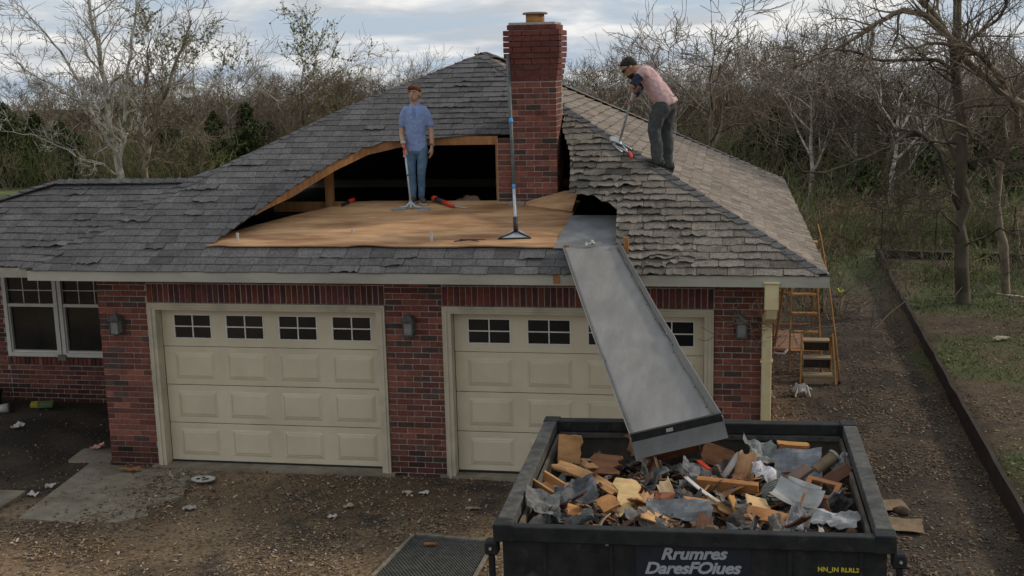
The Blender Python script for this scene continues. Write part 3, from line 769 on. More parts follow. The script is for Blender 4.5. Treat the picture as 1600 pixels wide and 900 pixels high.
caps((-.55, EY+.02, EZ), (.93, 1.33, EZ+SL*1.78), (-1, 0, -.02), (1, 0, 0), (.105, .107, .112), w=.085)
caps((.93, 1.33, EZ+SL*1.78), (2.27, 2.70, EZ+SL*3.15), (-.6, .8, -.25), (1, 0, 0), (.105, .107, .112), w=.07, lift=.008)
caps((2.27, 2.70, EZ+SL*3.15), pk, (-.6, .8, -.25), (1, 0, 0), (.105, .107, .112), w=.07, lift=.008)
caps(pk, (PEAK[0], YB-4.3, PKZ), (-1, 0, -.5), (1, 0, -.5), (.15, .14, .13))
caps((8.22, YB, EZ), (PEAK[0], YB-4.3, PKZ), (0, -1, 0), (-.3, 1, -.4), (.17, .155, .14), w=.10)
caps((-1.02, 1.16, rz-.01), (.9, 1.2, rz-.01), (0, -1, -.45), (0, 1, -.45), (.10, .10, .105), w=.09)
caps((-3.75, EY+WOFF, EZ+.01), (-1.02, 1.16, rz-.01), (1, -.2, 0), (-.5, .5, -.3), (.10, .10, .105), w=.09)
# dark drip edge under the bottom course
hp(MB().bx((-.58, EY-.020, 2.452), (8.27, EY+.03, 2.459)).build('drip_edge', MT['black']))

# the opened part: plywood, header, studs
DKS = .125
def deck_z(y): return 2.684+DKS*(y+.07)
def deck_fn(u, v):
    y = -.085+(1.965+.085)*v; xl, xr = max(1.42, interp(HL, y)-.25*sm(.03, .2, v)), 5.41+.05*v; x = xl+(xr-xl)*u
    z = deck_z(y)+.004*nz(x*1.3, y*1.3, 2)
    wv = max(0, nz(x*2.1, 5.5)+.15)
    if v < .12: z += (1-v/.12)*(.004+.030*wv)*sm(0, .06, u); y += (1-v/.12)*(.03*wv)
    if u > .97: z += .012*nz(y*4, 3)
    return (x, y, z)
DECK = MB().sheet(90, 34, deck_fn, .014).build('plywood_deck', MT['ply'], ROOF, True)
DECK.data.polygons.foreach_set('use_smooth', [False]*len(DECK.data.polygons))
def tri_board(pts, th, name, m_):
    mb = MB(); pts = [Vector(p) for p in pts]; n = (pts[1]-pts[0]).cross(pts[2]-pts[0]).normalized(); k = len(pts)
    mb.add(pts+[p-n*th for p in pts], [tuple(range(k)), tuple(range(k, 2*k))[::-1]]+[(i, i+k, (i+1) % k+k, (i+1) % k) for i in range(k)]); return mb.build(name, m_, ROOF)
tri_board([(4.70, 1.80, 2.915), (5.43, 1.35, 2.885), (5.46, 1.80, 3.085), (5.28, 1.84, 3.07)], .014, 'plywood_offcut', MT['ply'])
# bent header board following the torn lip
hp_pts = [(interp(HL, y), y) for y in np.linspace(.55, 2.0, 22)]+[(x, 2.05) for x in np.linspace(3.3, 4.42, 8)]
hb = MB(); vs_ = []; fs = []
for i, (x, y) in enumerate(hp_pts):
    p = PF(x, (y-EY)/CA, -.020); wdt = .105*sm(0, 9, i+1)+.012
    vs_ += [p+Vector((.004, -.002, .012)), p+Vector((.004, -.002, -wdt*.8)), p+Vector((-.03, .03, -wdt*.8)), p+Vector((-.03, .03, .0))]
    if i:
        a = (i-1)*4; fs += [(a, a+1, a+5, a+4), (a+1, a+2, a+6, a+5), (a+2, a+3, a+7, a+6), (a+3, a, a+4, a+7)]
hb.add(vs_, fs+[(0, 3, 2, 1), tuple(len(vs_)-4+k for k in range(4))]); hb.build('header_board', MT['lumber'], ROOF)
MB().bx((2.20, 1.90, 2.75), (2.305, 1.96, 3.50)).build('stud', MT['lumber'], ROOF)
MB().bx((4.40, 2.02, 2.85), (4.428, 2.10, 3.70)).build('stud', MT['lumber'], ROOF)
MB().bx((1.48, 1.966, 2.80), (4.43, 2.0, 2.93)).build('deck_joist', MT['lumber'], ROOF)
for x in (3.0, 3.6, 4.2):    # rafters in the dark, under the slope
    q = MB(); q.box((x, 2.75, EZ+SL*3.2-.10), (.04, 1.2, .09), Matrix.Rotation(math.atan(SL), 3, 'X')); q.build('rafter', MT['sheath'], ROOF)
tri_board([(5.40, -.09, 2.672), (6.10, -.11, 2.668), (6.06, 1.05, 2.875), (5.46, 1.05, 2.875)], .006, 'metal_flashing', MT['flash'])
MB().bx((6.16, -.16, 2.60), (6.215, -.11, 2.80)).build('scrap_block', MT['lumber'], ROOF)
MB().bx((5.45, -.30, 2.36), (5.52, -.475, 2.47)).build('scrap_block', MT['lumber'], ROOF)
MB().bx((6.16, -.30, 2.36), (6.22, -.475, 2.49)).build('scrap_block', MT['lumber'], ROOF)
MB().bx((5.52, -.13, 2.655), (5.58, -.10, 2.71)).build('scrap_block', MT['lumber'], ROOF)

# chimney
def build_chimney():
    core = MB(); i_ = .008
    core.bx((CX0+i_, CY0+i_, 2.6), (CX1-i_, CY1-i_, 5.10)); core.bx((4.44, CY0+.06+i_, 2.6), (CX0+.1, CY1-.05, 3.70))
    C0 = hp(core.build('chimney', MT['mortar']))
    def ring(x0, x1, y0, y1, z, r_, name, faces=(0, 1, 2, 3), col=None):
        for f_ in faces:
            p, d_, n, L_ = (((x0, y0, 0), (1, 0, 0), (0, -1, 0), x1-x0), ((x1, y0, 0), (0, 1, 0), (1, 0, 0), y1-y0), ((x1, y1, 0), (-1, 0, 0), (0, 1, 0), x1-x0), ((x0, y1, 0), (0, -1, 0), (-1, 0, 0), y1-y0))[f_]
            s_ = 0; w = L_/3; first = w/2 if r_ % 2 else w
            edges = [0.0]
            while edges[-1] < L_-1e-4: edges.append(min(L_, (edges[-1]+(first if len(edges) == 1 else w))))
            for a, b in zip(edges, edges[1:]):
                if b-a < .03: continue
                if f_ in (1, 3):
                    a = max(a, .10 if a == 0 else a); b = min(b, L_-.10) if b > L_-1e-3 else b
                    if b-a < .03: continue
                k = random.uniform(-.003, .003)
                c = Vector(p)+Vector(d_)*((a+b)/2)+Vector(n)*(k-.05); c.z = z
                br = (c, b-a-(BJ if name == 'chimney_brick' else .004), Vector(d_), .1, col or bcol(2, False))
                if f_ in (0, 1): brick_obj(br, name, C0)
                else: hid.append(br)
    hid = []
    rows = int((4.40-2.70)/BH)
    for r_ in range(rows):
        z = 2.70+BH*(r_+.5)
        ring(CX0, CX1, CY0, CY1, z, r_, 'chimney_brick', (0, 1, 3) if z > 2.85 else (3,))
        if 2.86 < z < 3.70:
            br = (Vector((4.53, CY0+.11, z)), .17 if r_ % 2 else .165, Vector((1, 0, 0)), .1, bcol(2, False)); brick_obj(br, 'chimney_brick', C0)
    z = 4.40; g = 0
    for r_ in range(10):
        zc = z+BH*(r_+.5); g = min(.055, .010*(r_+1)) if r_ < 8 else .055
        if r_ == 9: g = .012
        k = random.uniform(.8, 1.1); 
        ring(CX0-g, CX1+g, CY0-g, CY1+g, zc, r_, 'corbel_brick', (0, 1, 2, 3), tuple(v*k for v in (.155, .052, .041)))
        core2 = None
    hm = MB()
    for br in hid: brick_mesh(hm, br)
    stuff(hm.build('brick_mass', MT['brick'], C0))
    crown = MB(); crown.bx((CX0+.02, CY0+.02, 5.05), (CX1-.02, CY1-.02, 5.085)); crown.build('crown', MT['concrete'], C0)
    cx, cy = (CX0+CX1)/2, (CY0+CY1)/2; ft = MB()
    ft.tube([(cx, cy, 5.08), (cx, cy, 5.20)], .115, 20); F_ = ft.build('flue', MT['rust'], C0, True)
    cp = MB(); cp.tube([(cx, cy, 5.198), (cx, cy, 5.208), (cx, cy, 5.225), (cx, cy, 5.23)], [.152, .158, .14, .05], 24); cp.build('flue_cap', MT['caps'], C0)
    MB().bx((4.60, 1.72, 2.895), (4.80, 1.85, 2.945), bev=.005).build('ledge', MT['concrete'], C0)
build_chimney()

# ------------------------------------------------------------------ dumpster
DX0, DX1, DY0, DY1, DZ = 5.75, 8.25, -5.53, -3.153, 1.75
def text_mesh(body, size, shear=0., offset=0., ext=.002, spacing=1.):
    c = bpy.data.curves.new('t', 'FONT'); c.body = body; c.size = size; c.shear = shear; c.offset = offset; c.extrude = ext; c.space_character = spacing
    c.align_x = 'CENTER'; c.resolution_u = 3
    o = bpy.data.objects.new('t', c)
    me = evaluated(o)
    bpy.data.objects.remove(o); bpy.data.curves.remove(c); finish_mesh(me); return me
def build_dumpster():
    D = tag(empty('dumpster', ((DX0+DX1)/2, (DY0+DY1)/2, 0)), 'black open top steel dumpster full of roofing debris', 'dumpster')
    D.rotation_euler = (0, -.0149, 0); D.location.x += .026
    I_ = Matrix.Translation((-(DX0+DX1)/2, -(DY0+DY1)/2, 0))
    def p(o, name=None): o.parent = D; o.matrix_parent_inverse = I_; return o
    a, t = .045, .03
    x0, x1, y0, y1 = DX0+a, DX1-a, DY0+a, DY1-a
    b = MB(); zb, zt = .16, DZ-.055
    b.bx((x0, y0, zb), (x1, y0+t, zt)); b.bx((x0, y1-t, zb), (x1, y1, zt)); b.bx((x0, y0+t, zb), (x0+t, y1-t, zt)); b.bx((x1-t, y0+t, zb), (x1, y1-t, zt)); b.bx((x0+t, y0+t, zb), (x1-t, y1-t, zb+.04))
    body = p(b.build('body', MT['dump']))
    li = MB(); e_ = .003          # worn liner on the inner faces, with the sloped ledge below the rail
    li.bx((x0+t, y1-t-.008, zb+.05), (x1-t, y1-t-e_, zt)); li.bx((x0+t+e_, y0+t, zb+.05), (x0+t+.01, y1-t-.009, zt)); li.bx((x1-t-.01, y0+t, zb+.05), (x1-t-e_, y1-t-.009, zt))
    p(li.build('inner_wall', MT['dumpin']))
    for (q, r_) in (((DX0, DY1-.10, DZ-.09), (DX1, DY1, DZ)), ((DX0, DY0, DZ-.105), (DX1, DY0+.075, DZ-.004))):
        p(MB().bx(q, r_, bev=.006).build('rim_rail', MT['dump']))
    for xx in (DX0, DX1-.105):
        rl = MB(); rl.bx((xx, DY0+.076, DZ-.09), (xx+.105, DY1-.101, DZ+.002), bev=.005); p(rl.build('rim_rail', MT['rail']))
    for xx in (DX0-.006, DX1-.124):
        for yy in (DY0-.006, DY1-.124):
            p(MB().bx((xx, yy, DZ-.108), (xx+.13, yy+.13, DZ+.010), bev=.006).build('corner_cap', MT['dump']))
    p(MB().bx((DX0+.13, DY1-.128, DZ-.13), (DX1-.13, DY1-.102, DZ-.095)).build('ledge', MT['rail']))
    for xx in (DX0+.110, DX1-.135): p(MB().bx((xx, DY0+.13, DZ-.16), (xx+.024, DY1-.13, DZ-.10)).build('ledge', MT['dumpin']))
    # lifting lugs at the near corners
    for s_, xx in ((-1, DX0), (1, DX1)):
        l_ = MB(); l_.bx((xx+s_*.030-.045, DY0+.03, DZ-.22), (xx+s_*.030+.045, DY0+.12, DZ-.125), bev=.012); l_.bx((xx+s_*.035-.02, DY0+.05, DZ-.40), (xx+s_*.035+.02, DY0+.09, DZ-.221), bev=.008)
        L_ = p(l_.build('lug', MT['dump']))
        MB().tube([(xx+s_*.035, DY0+.022, DZ-.17), (xx+s_*.035, DY0+.04, DZ-.17)], .010, 10).build('pin', MT['bolt'], L_)
    for xx in (6.07, 6.50, 7.62, 8.05): p(MB().bx((xx-.012, y0-.010, .2), (xx+.012, y0-.0005, zt-.06)).build('wall_rib', MT['dump']))
    for xx, zz in ((6.478, 1.64), (7.52, 1.65)):
        q = MB(); q.ball((xx, y0-.014, zz), (.016, .012, .016), 12, 7); p(q.build('bolt', MT['bolt'], None, True))
    p(MB().bx((6.66, y0-.006, 1.12), (7.38, y0-.0015, 1.635)).build('sign_panel', MT['panel']))
    for body_, sz, cx, cz, sp in (('Rrumres', .108, 7.022, 1.552, .98), ('DaresFOiues', .108, 7.012, 1.455, .94)):
        me = text_mesh(body_, sz, .32, .0035, .0015, sp); me.materials.append(MT['letter'])
        w = me.vertices; xs = [v.co.x for v in w]; k = (.42 if sz and body_[0] == 'R' else .61)/(max(xs)-min(xs))
        for v in w: v.co.x *= k
        o = bpy.data.objects.new('lettering', me); COL.objects.link(o); o.rotation_euler = (PI/2, -.035, 0); o.location = (cx, y0-.0085, cz); p(o)
    me = text_mesh('NN_IN RLRL2', .040, 0, .0015, .001, 1.05); me.materials.append(MT['yellow'])
    o = bpy.data.objects.new('lettering', me); COL.objects.link(o); o.rotation_euler = (PI/2, 0, 0); o.location = (7.915, y0-.003, 1.498); p(o)
    for yy in (-5.2, -4.3, -3.4): p(MB().bx((x0+.1, yy, 0), (x1-.1, yy+.12, .158)).build('skid', MT['dump']))
build_dumpster()

# ------------------------------------------------------------------ chute
def build_chute():
    tl, tr = Vector((5.515, -.13, 2.685)), Vector((6.085, -.11, 2.690)); bl, br = Vector((6.545, -4.17, 1.885)), Vector((7.165, -4.02, 2.01))
    D = tag(empty('debris_chute', (6.8, -4.0, 0)), 'long grey sheet metal chute sloping from roof into dumpster', 'chute'); I_ = Matrix.Translation((-6.8, 4.0, 0))
    def p(o): o.parent = D; o.matrix_parent_inverse = I_; return o
    def fn(u, v, h=0):
        a = tl.lerp(bl, v); b = tr.lerp(br, v); q = a.lerp(b, u)
        d_ = .016*nz(u*2.1, v*5, 4)+.018*math.exp(-((v-.50-.12*u)/.025)**2)*sm(.0, .5, u)+.014*math.exp(-((v-.66+.05*u)/.02)**2)*sm(.9, .3, u)-.014*math.sin(u*PI)
        q.z += d_+h-.03*math.sin(v*PI); return q
    p(MB().sheet(16, 46, lambda u, v: fn(u, v), .008).build('tray', MT['galv'], None, True))
    w = MB(); w.sheet(2, 30, lambda u, v: fn(1, v)+Vector((.012+.015*u, 0, .004+.062*u)), .006); p(w.build('side_flange', MT['galv']))
    w = MB(); w.sheet(2, 30, lambda u, v: fn(0, v)+Vector((-.004-.012*u, 0, .002+.026*u)), -.006); p(w.build('side_flange', MT['galv']))
    for i in range(11):
        v = .04+.9*i/10
        for u, dz in ((.97, .012), (.025, .010)):
            q = MB(); q.ball(fn(u, v)+Vector((0, 0, dz-.006)), (.010, .010, .006), 8, 5); p(q.build('rivet', MT['black'], None, True))
    d_ = (br-bl).normalized(); f = Vector((.26, -.965, -.18)).normalized(); up = d_.cross(f).normalized()
    up = up if up.z > 0 else -up
    def slabp(a, b, c0, c1, e0, e1, name, m_):
        q = MB(); vs_ = []
        for s_ in (a, b):
            for (c, e_) in ((c0, e0), (c1, e0), (c1, e1), (c0, e1)): vs_.append(bl+d_*s_+f*c+up*e_)
        q.add(vs_, [(0, 1, 2, 3), (7, 6, 5, 4), (0, 4, 5, 1), (1, 5, 6, 2), (2, 6, 7, 3), (3, 7, 4, 0)]); return p(q.build(name, m_))
    W_ = (br-bl).length
    slabp(-.01, W_+.035, -.012, .010, -.03, .060, 'end_stop', MT['black'])
    q = MB(); q.sheet(10, 4, lambda u, v: bl+d_*(-.01+(W_+.055)*u)+f*(.014+.075*v)+up*(-.005-.105*v-.01*math.sin(v*PI)), .008); o = p(q.build('lip_plate', MT['galv'])); o.color = (.62, .63, .64, 1)
    for s_ in (-.014, W_+.037): slabp(s_, s_+.007, -.01, .030, -.06, .04, 'lip_cheek', MT['galv'])
    slabp(W_*.40, W_*.48, .0105, .013, .012, .040, 'tape_patch', MT['paper'])
build_chute()

# ------------------------------------------------------------------ debris in the dumpster
def heap_z(x, y):
    e_ = min(x-5.86, 8.14-x, 9)
    return 1.405+.105*(-3.2-y)+.05*nz(x*2.4, y*2.4, 3)-.10*sm(.35, 0, e_)-.10*sm(.5, 0, -3.2-y)
def build_heap():
    rng = np.random.RandomState(3); nx, ny = 50, 50; V = []; C_ = []
    for j in range(ny+1):
        for i in range(nx+1):
            x = 5.83+2.34*i/nx; y = -5.48+2.27*j/ny; V.append((x, y, heap_z(x, y)-.07+rng.uniform(-.035, .035))); k = rng.uniform(.5, 1.3); C_.append((.045*k, .037*k, .031*k))
    F = [(j*(nx+1)+i, j*(nx+1)+i+1, (j+1)*(nx+1)+i+1, (j+1)*(nx+1)+i) for j in range(ny) for i in range(nx)]
    pal = [(.06, .055, .05), (.11, .105, .10), (.20, .10, .05), (.30, .17, .08), (.13, .075, .045), (.24, .235, .23), (.045, .042, .04), (.42, .40, .37)]
    for k in range(2600):
        x, y = rng.uniform(5.9, 8.1), rng.uniform(-5.42, -3.28); z = heap_z(x, y)-.045+rng.rand()*.07
        l_, w = rng.uniform(.03, .13), rng.uniform(.012, .05); rt = rotm(rng.uniform(-1, 1), rng.uniform(-.9, .9), rng.uniform(0, 6.28)); b = len(V); cu = rng.uniform(0, .02)
        for (u, v, h) in ((-l_/2, -w/2, 0), (0, -w/2, cu), (0, w/2, cu), (-l_/2, w/2, 0), (l_/2, -w/2*rng.uniform(.2, 1), 0), (l_/2, w/2, 0)):
            q = rt @ Vector((u, v, h)); V.append((x+q.x, y+q.y, z+q.z))
        F += [(b, b+1, b+2, b+3), (b+1, b+4, b+5, b+2)]
        c = pal[int(rng.choice(8, p=[.2, .16, .13, .12, .14, .08, .14, .03]))]; C_ += [c]*6
    stuff(np_mesh('rubble', V, F, C_, MT['scrapfelt']), 'mass of small roofing scraps filling the dumpster', 'rubble')
build_heap()
GD = 'debris pieces heaped in the dumpster'
def piece(name, mb, loc, rot, m_, label, cat, col=(1, 1, 1), group=GD, smooth=False):
    o = mb.build(name, m_, None, smooth); o.location = (loc[0], loc[1]-.0, loc[2]+(.045 if group == GD else 0)); o.rotation_euler = rot; o.color = (*col, 1)
    if group == GD: o.scale = (1.22, 1.22, 1.0)
    return tag(o, label, cat, group)
def board(l, w, t, nick=.0, seed=0):
    """a broken board: splintered at both ends, slightly bowed"""
    rr = random.Random(seed); mb = MB(); n = 6; nick = max(nick, l*.10); bow = rr.uniform(-.04, .06)*l
    L_ = [-l/2+nick*rr.random()*.6 for _ in range(n+1)]; Rr = [l/2-nick*rr.random()*1.3 for _ in range(n+1)]; ws = [-w/2+w*i/n for i in range(n+1)]
    vs_ = []; fs = []; m_ = 4
    for side_ in (1, -1):
        for i in range(n+1):
            for k in range(m_+1):
                u = k/m_; x = L_[i]+(Rr[i]-L_[i])*u; vs_.append((x, ws[i]*(1-.10*u*rr.random()), side_*t/2+bow*(1-(2*u-1)**2)))
    K = (n+1)*(m_+1); I = lambda i, k: i*(m_+1)+k
    for i in range(n):
        for k in range(m_):
            q = (I(i, k), I(i, k+1), I(i+1, k+1), I(i+1, k)); fs.append(q); fs.append(tuple(a+K for a in q[::-1]))
    for i in range(n):
        fs.append((I(i, 0), I(i+1, 0), I(i+1, 0)+K, I(i, 0)+K)); fs.append((I(i+1, m_), I(i, m_), I(i, m_)+K, I(i+1, m_)+K))
    for k in range(m_):
        fs.append((I(0, k+1), I(0, k), I(0, k)+K, I(0, k+1)+K)); fs.append((I(n, k), I(n, k+1), I(n, k+1)+K, I(n, k)+K))
    return mb.add(vs_, fs)
def crumple(l, w, amp, seed, nx=10, ny=8, curl=0., th=.004):
    def fn(u, v):
        x, y = (u-.5)*l, (v-.5)*w; ed = 1+.12*nz(u*4, v*4, seed)
        z = amp*(nz(u*2.6, v*2.6, seed)+.6*abs(nz(u*6, v*6, seed+3)))+curl*((u-.5)**2)*l*3
        return (x*ed, y*ed, z)
    return MB().sheet(nx, ny, fn, th)
TAN, BRN, DBR, LT = (.42, .235, .105), (.23, .11, .055), (.11, .055, .033), (.54, .38, .20)
GRY, LGR, WHT = (.085, .085, .086), (.17, .173, .178), (.58, .57, .55)
piece('plywood_scrap', board(.17, .24, .014, .02, 1), (6.03, -3.80, 1.60), (1.35, .10, .35), MT['scrapwood'], 'upright tan plywood panel at left of the dumpster heap', 'plywood', TAN)
piece('plank', board(.52, .085, .02, .05, 2), (6.22, -4.32, 1.585), (.25, .16, -.55), MT['scrapwood'], 'long tan plank lying diagonally over dumpster heap left half', 'plank', TAN)
piece('plywood_scrap', board(.26, .16, .014, .06, 3), (6.33, -3.90, 1.555), (.55, -.1, -.4), MT['scrapwood'], 'tilted brown plywood slab right of the upright tan panel', 'plywood', BRN)
bm_ = MB().box((0, 0, 0), (.36, .15, .15), None, (.55, .42, .38), .004); bm_.box((.181, 0, 0), (.006, .14, .14), None, (2.0, 2.1, 2.0))
piece('wood_beam', bm_, (6.79, -3.50, 1.60), (.35, -.20, .35), MT['scrapwood'], 'thick dark brown beam end under the chute lip', 'beam', BRN)
piece('chipboard', board(.19, .30, .016, .07, 5), (6.56, -4.78, 1.62), (.45, .1, .1), MT['scrapwood'], 'pale yellow chipboard piece in the middle of the heap', 'chipboard', (.58, .42, .20))
for i in range(3): piece('red_shingle_scrap', board(.20, .13, .012, .04, 20+i), (6.77+.05*i, -4.55-.05*i, 1.590+.014*i), (.35, .05*i, .1*i-.05), MT['scrapwood'], 'reddish brown shingle scraps piled in the heap centre', 'shingle', (.24, .10, .055), 'reddish shingles in the dumpster')
piece('metal_sheet', crumple(.36, .14, .045, 7.7, 14, 6), (6.92, -4.98, 1.635), (.55, 0, .05), MT['scrapmetal'], 'grey sheet metal flashing lying along front edge of heap', 'flashing', (.165, .172, .18))
bx_ = MB(); bx_.box((0, .05, 0), (.19, .012, .09)); bx_.box((0, -.05, 0), (.19, .012, .09)); bx_.box((.089, 0, 0), (.012, .088, .09)); bx_.box((0, 0, -.04), (.16, .088, .01))
piece('wood_box', bx_, (5.98, -4.55, 1.60), (.25, .25, -.6), MT['scrapwood'], 'small open tan wooden box beside dumpster left wall', 'box', TAN)
piece('felt_sheet', crumple(.20, .17, .06, 3.3, curl=.25), (5.97, -4.93, 1.62), (.4, .3, .3), MT['scrapfelt'], 'crumpled grey roofing felt in near left dumpster corner', 'felt', (.15, .15, .145))
piece('white_strip', board(.23, .045, .012, .05, 9), (7.275, -3.94, 1.60), (.5, -1.0, .25), MT['scrapwood'], 'narrow white painted strip standing beside tan board', 'trim strip', WHT)
piece('plywood_scrap', board(.20, .12, .014, .02, 10), (7.375, -3.98, 1.605), (.2, -1.05, 1.25), MT['scrapwood'], 'smooth tan board standing right of the white strip', 'board', (.42, .25, .13))
js = MB().box((0, 0, 0), (.36, .045, .085), None, (1, 1, 1), .003)
piece('joist', js, (7.24, -4.38, 1.595), (.2, .03, -.12), MT['scrapwood'], 'squared orange brown joist offcut across the heap middle', 'joist', (.36, .17, .06))
piece('red_strip', board(.11, .025, .012, .02, 12), (7.07, -4.06, 1.63), (.2, .4, -.6), MT['scrapwood'], 'small bright red strip near the heap centre', 'strip', (.50, .04, .02))
piece('slate_sheet', crumple(.29, .25, .025, 9.1, 8, 8), (7.77, -3.80, 1.565), (.62, -.12, -.12), MT['scrapfelt'], 'large flat blue grey sheet at right of the heap', 'sheet', (.165, .178, .195))
piece('plank', board(.22, .05, .022, .03, 13), (7.76, -3.36, 1.585), (.2, .02, -.1), MT['scrapwood'], 'short orange plank at back of heap above dark boards', 'plank', (.48, .26, .09))
piece('dark_board', board(.30, .12, .018, .04, 14), (7.80, -3.46, 1.525), (.9, .05, -.25), MT['scrapwood'], 'dark reddish brown board behind the blue grey sheet', 'board', (.20, .085, .04))
piece('dark_board', board(.32, .09, .03, .03, 15), (8.0, -4.10, 1.56), (.4, -.45, .55), MT['scrapwood'], 'dark brown board leaning on dumpster right wall', 'board', DBR)
piece('dark_board', board(.26, .08, .03, .03, 16), (7.72, -4.13, 1.58), (.3, -.5, .5), MT['scrapwood'], 'greyish brown plank just in front of blue grey sheet', 'plank', (.17, .12, .10))
cy_ = MB(); cy_.tube([(-.085, 0, 0), (.07, 0, 0)], .042, 14, (.62, .48, .34)); cy_.tube([(.07, 0, 0), (.085, 0, 0)], .050, 14, (1, 1, 1))
piece('paint_roller', cy_, (7.97, -3.80, 1.59), (0, -.5, .55), MT['paper'], 'tan cylinder with white rim near dumpster right wall', 'roller', WHT)
fr = MB(); 
for (c, d_) in (((0, .065, 0), (.20, .032, .05)), ((0, -.065, 0), (.20, .032, .05)), ((.084, 0, 0), (.032, .098, .05)), ((-.084, 0, 0), (.032, .098, .05))): fr.box(c, d_, None, (1, 1, 1), .003)
fr.box((0, 0, -.018), (.135, .098, .006), None, (.05, .05, .05))
piece('wooden_frame', fr, (7.89, -4.44, 1.61), (.35, .1, -.35), MT['scrapwood'], 'small square brown wooden frame with dark opening', 'frame', (.27, .13, .06))
co = MB()
for i in range(7):
    r_ = .085+.006*(i % 3); co.tube([(r_*math.cos(a)*1.0+.004*i, .012*(i-3), r_*math.sin(a)) for a in np.linspace(0, 2*PI, 19)], .0065, 5, cap=False)
piece('cable_coil', co, (7.575, -4.50, 1.605), (.4, .15, .5), MT['scrapfelt'], 'loose grey coil of cable right of heap centre', 'cable', (.20, .205, .19), GD, True)
tr_ = MB(); tr_.sheet(8, 6, lambda u, v: ((u-.5)*.27, (v-.5)*.16, .06*abs(u-.5)**1.5*2+.05*abs(v-.5)**2*4), .004); tr_.sheet(6, 2, lambda u, v: ((u-.5)*.20, .085+.03*v, .02+.05*v), .003, (1.5, 1.5, 1.5))
piece('gutter_tray', tr_, (7.705, -4.72, 1.625), (.35, .15, -.45), MT['scrapmetal'], 'pale grey bent metal tray near front of heap', 'tray', (.33, .33, .32))
piece('plastic_bag', crumple(.15, .17, .09, 17.2, 10, 10), (7.51, -4.12, 1.60), (.3, .3, .2), MT['scrapfelt'], 'crumpled white plastic beside the cable coil', 'plastic bag', (.52, .52, .54))
piece('plywood_scrap', board(.17, .12, .013, .03, 18), (7.45, -4.84, 1.63), (.55, .35, .35), MT['scrapwood'], 'light tan plywood square near front rim below coil', 'plywood', LT)
piece('plank', board(.20, .035, .016, .04, 19), (7.29, -4.88, 1.62), (.2, -.55, 1.9), MT['scrapwood'], 'thin orange stick poking from front of the heap', 'stick', (.46, .24, .08))
piece('brown_board', board(.28, .10, .018, .05, 30), (7.52, -5.05, 1.635), (.35, .12, -.2), MT['scrapwood'], 'orange brown board resting near front rim, right of centre', 'board', (.38, .18, .07))
piece('white_sheet', crumple(.26, .14, .06, 23.1, 12, 7), (7.93, -4.98, 1.615), (.3, .0, -.35), MT['scrapfelt'], 'crumpled whitish sheet in near right dumpster corner', 'sheet', (.34, .34, .34))
piece('white_sheet', crumple(.13, .12, .06, 29.1, 8, 8), (8.09, -3.75, 1.565), (.5, -.3, .2), MT['scrapfelt'], 'small pale crumpled scrap against far right dumpster wall', 'scrap', (.36, .37, .38))
piece('felt_roll', crumple(.22, .20, .07, 31.7, 12, 10, .45), (7.46, -3.55, 1.565), (.5, .35, .4), MT['scrapfelt'], 'curled grey green felt sheet behind the white strip', 'felt', (.21, .22, .21))
piece('brown_board', board(.19, .16, .014, .08, 33), (6.53, -3.36, 1.55), (.85, -.25, .1), MT['scrapwood'], 'broken reddish board at back of heap left of beam', 'board', (.27, .12, .065))
piece('plywood_scrap', board(.13, .10, .02, .03, 34), (6.43, -4.93, 1.64), (.5, -.35, .5), MT['scrapwood'], 'small orange wood block near front rim left of chipboard', 'block', (.44, .22, .08))
piece('plywood_scrap', board(.13, .10, .02, .03, 35), (6.23, -5.06, 1.615), (.3, .35, .2), MT['scrapwood'], 'small orange wood block near front rim at far left', 'block', (.42, .21, .08))
piece('felt_sheet', crumple(.24, .17, .07, 37.7, 12, 8, .2), (6.19, -4.70, 1.61), (.45, -.25, .3), MT['scrapfelt'], 'folded blue grey felt sheet under the long tan plank', 'felt', (.14, .148, .158))
piece('felt_sheet', crumple(.26, .16, .06, 41.7, 12, 8, .2), (7.03, -4.12, 1.575), (.5, .45, .6), MT['scrapfelt'], 'shiny crumpled grey sheet left of the joist offcut', 'sheet', (.175, .182, .19))
piece('white_strip', board(.34, .022, .012, .05, 43), (7.08, -4.52, 1.60), (.2, .28, -.75), MT['scrapwood'], 'thin white strip lying diagonally at heap centre', 'strip', WHT)
piece('plywood_scrap', board(.24, .15, .014, .05, 44), (7.18, -3.62, 1.55), (.7, .2, -.3), MT['scrapwood'], 'brown plywood piece below the right end of chute', 'plywood', BRN)
def many(name, label, cat, group, m_, cols, n, mk, seed, lift=.0):
    rr = random.Random(seed)
    for i in range(n):
        x, y = rr.uniform(5.98, 8.05), rr.uniform(-5.32, -3.4)
        c = rr.choice(cols); k = rr.uniform(.75, 1.2)
        piece(name, mk(rr, i), (x, y, heap_z(x, y)+.03+lift*rr.random()), (rr.uniform(-.7, .9), rr.uniform(-.6, .6), rr.uniform(0, 6.28)), m_, label, cat, tuple(v*k for v in c), group)
many('wood_splinter', 'short broken wood scrap in the dumpster heap', 'wood scrap', 'small wood scraps in the dumpster', MT['scrapwood'], [(.42, .25, .12), (.42, .25, .12), BRN, DBR, (.52, .38, .22), (.33, .18, .09), (.20, .10, .058), (.26, .20, .14)], 84, lambda r_, i: board(r_.uniform(.12, .42), r_.uniform(.02, .11), r_.uniform(.006, .014), .05, i+100), 4, .06)
many('felt_scrap', 'torn grey shingle scrap in the dumpster heap', 'shingle scrap', 'torn shingle scraps in the dumpster', MT['scrapfelt'], [GRY, LGR, (.16, .16, .155), (.075, .075, .077), (.17, .155, .135), (.12, .10, .085)], 42, lambda r_, i: crumple(r_.uniform(.15, .32), r_.uniform(.10, .22), .065, i*3.1, 9, 7, r_.uniform(0, .3)), 5, .04)

